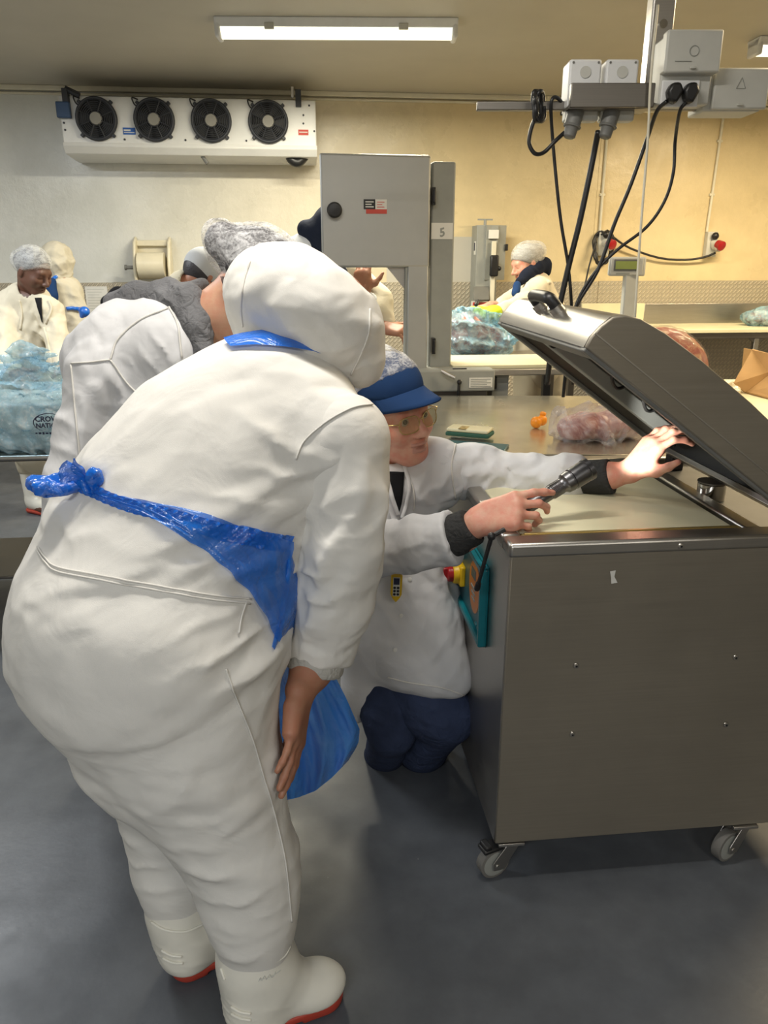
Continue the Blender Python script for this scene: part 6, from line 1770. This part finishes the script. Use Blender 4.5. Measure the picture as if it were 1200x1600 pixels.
net_and_hair(FHd, Fp, 'hair_grey', 'net_thin', (-.10, 0, .055))
# G: worker behind the saw
YG_ = 4.42
G_t = CH((498, 420, YG_ + .05, 46), (510, 480, YG_ + .05, 52), (515, 560, YG_ + .05, 50))
G_a = CH((470, 410, YG_ + .05, 34), (500, 440, YG_ - .02, 30), (545, 480, YG_ - .02, 24), (576, 476, YG_, 20)); G_b = CH((540, 430, YG_ + .1, 32), (590, 470, YG_ + .06, 22), (600, 505, YG_ - .0, 18))
GHd = Head(W(520, 368, YG_), (.4, -.8, -.35), (0, 0, 1), 1.0)
S = SDF(.007); GHd.shape(S); S.cone(GHd.p(-.03, 0, -.05), W(508, 410, YG_ + .05), .055, .065, .03)
B_ = SDF(.014); B_.chain(G_t, .05, scale=.8); B_.chain(G_a, .03, scale=.7); B_.chain(G_b, .03, scale=.7); stand(B_, G_t[-1][0], YG_, (-1, 1))
H_ = SDF(.0055); wg = W(566, 456, YG_ - .02); H_.chain([(W(574, 474, YG_), .040), (wg, .036)], .02); hand(H_, wg, W(566, 410, YG_ - .05) - wg, (-.3, -.9, .2), -1, [.5, .6, .7, .8], 1.15, .10, (.5, .9, -.2), .5)
wg2 = W(600, 512, YG_ - .06); H_.chain([(W(600, 500, YG_), .036), (wg2, .034)], .02); hand(H_, wg2, (.9, -.3, -.1), (0, -.5, .9), 1, [.6, .6, .6, .6], 1.1)
Gp = body_root(S, 'person', 'skin_brown', 'person in grey coat and dark hood working behind the saw, one hand raised', [B_.mesh(1), H_.mesh(1)])
recentre(Gp, Vector((G_t[-1][0].x, YG_ + .05, 0))); trousers(Gp, G_t[-1][0], (-1, 1), 'cap_grey')
S = SDF(.009); S.chain(G_t, .06); S.chain(G_a, .05); S.chain(CH((440, 400, YG_ + .1, 18), (490, 395, YG_ + .05, 34)), .06); S.chain([(G_t[-1][0], .2), (G_t[-1][0] - V((0, 0, .3)), .2)], .05); S.folds(W(480, 400, YG_ - .1), .2, (.8, 0, .5), .08, .012); S.build('coat', 'cap_grey', Gp, 1)
S = SDF(.008); S.chain(G_b, .04); S.chain(CH((560, 482, YG_ - .01, 20), (586, 486, YG_ - .0, 22)), .03); S.folds(W(590, 480, YG_ - .1), .12, (.5, 0, .8), .06, .010); S.build('sleeve', 'cream', Gp, 1)
S = SDF(.007); S.chain([(W(572, 470, YG_), .048), (W(582, 482, YG_), .05)], .02); S.cut(W(570, 466, YG_), W(566, 456, YG_) - W(574, 474, YG_), .006); S.build('dark_cuff', 'black_cloth', Gp, 1)
S = SDF(.008); S.ell(GHd.p(-.03, 0, .03), [.115, .11, .125], GHd.rot, .03); S.chain(CH((478, 358, YG_ + .02, 14), (494, 366, YG_, 18), (500, 395, YG_ - .05, 14), (530, 428, YG_ - .12, 14)), .04); S.ell(GHd.p(.10, 0, -.0), [.06, .07, .09], GHd.rot, .02, 's'); S.folds(GHd.p(-.05, .05, 0), .15, (.5, 0, .8), .06, .01); S.build('dark_hood', 'navy', Gp, 1)
# H: worker in a pale cap, bending behind the woman with the hairnet
YH = 4.1
HHd = Head(W(318, 430, YH), (.55, .60, -.55), (.2, .2, 1), 1.0)
H_t = CH((290, 452, YH - .02, 30), (270, 500, YH, 44), (262, 570, YH + .02, 46))
S = SDF(.007); HHd.shape(S, True); S.cone(HHd.p(-.03, 0, -.05), W(298, 450, YH), .055, .065, .03)
B_ = SDF(.014); B_.chain(H_t, .05, scale=.85); ha = CH((250, 480, YH, 26), (245, 540, YH + .1, 20), (280, 570, YH + .25, 14)); hb = CH((300, 480, YH + .1, 26), (320, 530, YH + .2, 20), (330, 560, YH + .3, 14)); B_.chain(ha, .03, scale=.8); B_.chain(hb, .03, scale=.8); stand(B_, H_t[-1][0], YH, (-1, 1))
H_ = SDF(.007)
for a_ in (ha, hb): hand(H_, a_[-1][0], (.3, .8, -.3), (0, .3, 1), 1, [.3, .3, .3, .3])
Hp = body_root(S, 'person', 'skin_brown', 'person in pale grey cap mostly hidden behind the bending hairnet wearer', [B_.mesh(1), H_.mesh(1)])
recentre(Hp, Vector((H_t[-1][0].x, YH, 0))); trousers(Hp, H_t[-1][0], (-1, 1), 'cream')
S = SDF(.009); S.chain(H_t, .06); S.chain(ha, .04); S.chain(hb, .04); S.chain([(H_t[-1][0], .17), (H_t[-1][0] - V((0, 0, .3)), .17)], .05); S.cone(HHd.p(-.03, 0, -.08), W(302, 446, YH), .07, .07, .01, 's'); S.build('coat', 'cream', Hp, 1)
S = SDF(.006); S.ell(HHd.p(-.010, 0, .035), [.112, .096, .100], HHd.rot, .02); S.cut(HHd.p(0, 0, -.045), -HHd.u - HHd.f * .2, .006); S.build('cap', 'cap_grey', Hp, 1)
S = SDF(.006); S.ell(HHd.p(-.016, 0, .010), [.102, .084, .09], HHd.rot, .02); S.cut(HHd.p(.03, 0, 0), HHd.f, .01); S.cut(HHd.p(0, 0, -.06), -HHd.u, .01); S.build('hair', 'hair_dark', Hp, 1)
bpy.context.view_layer.update()
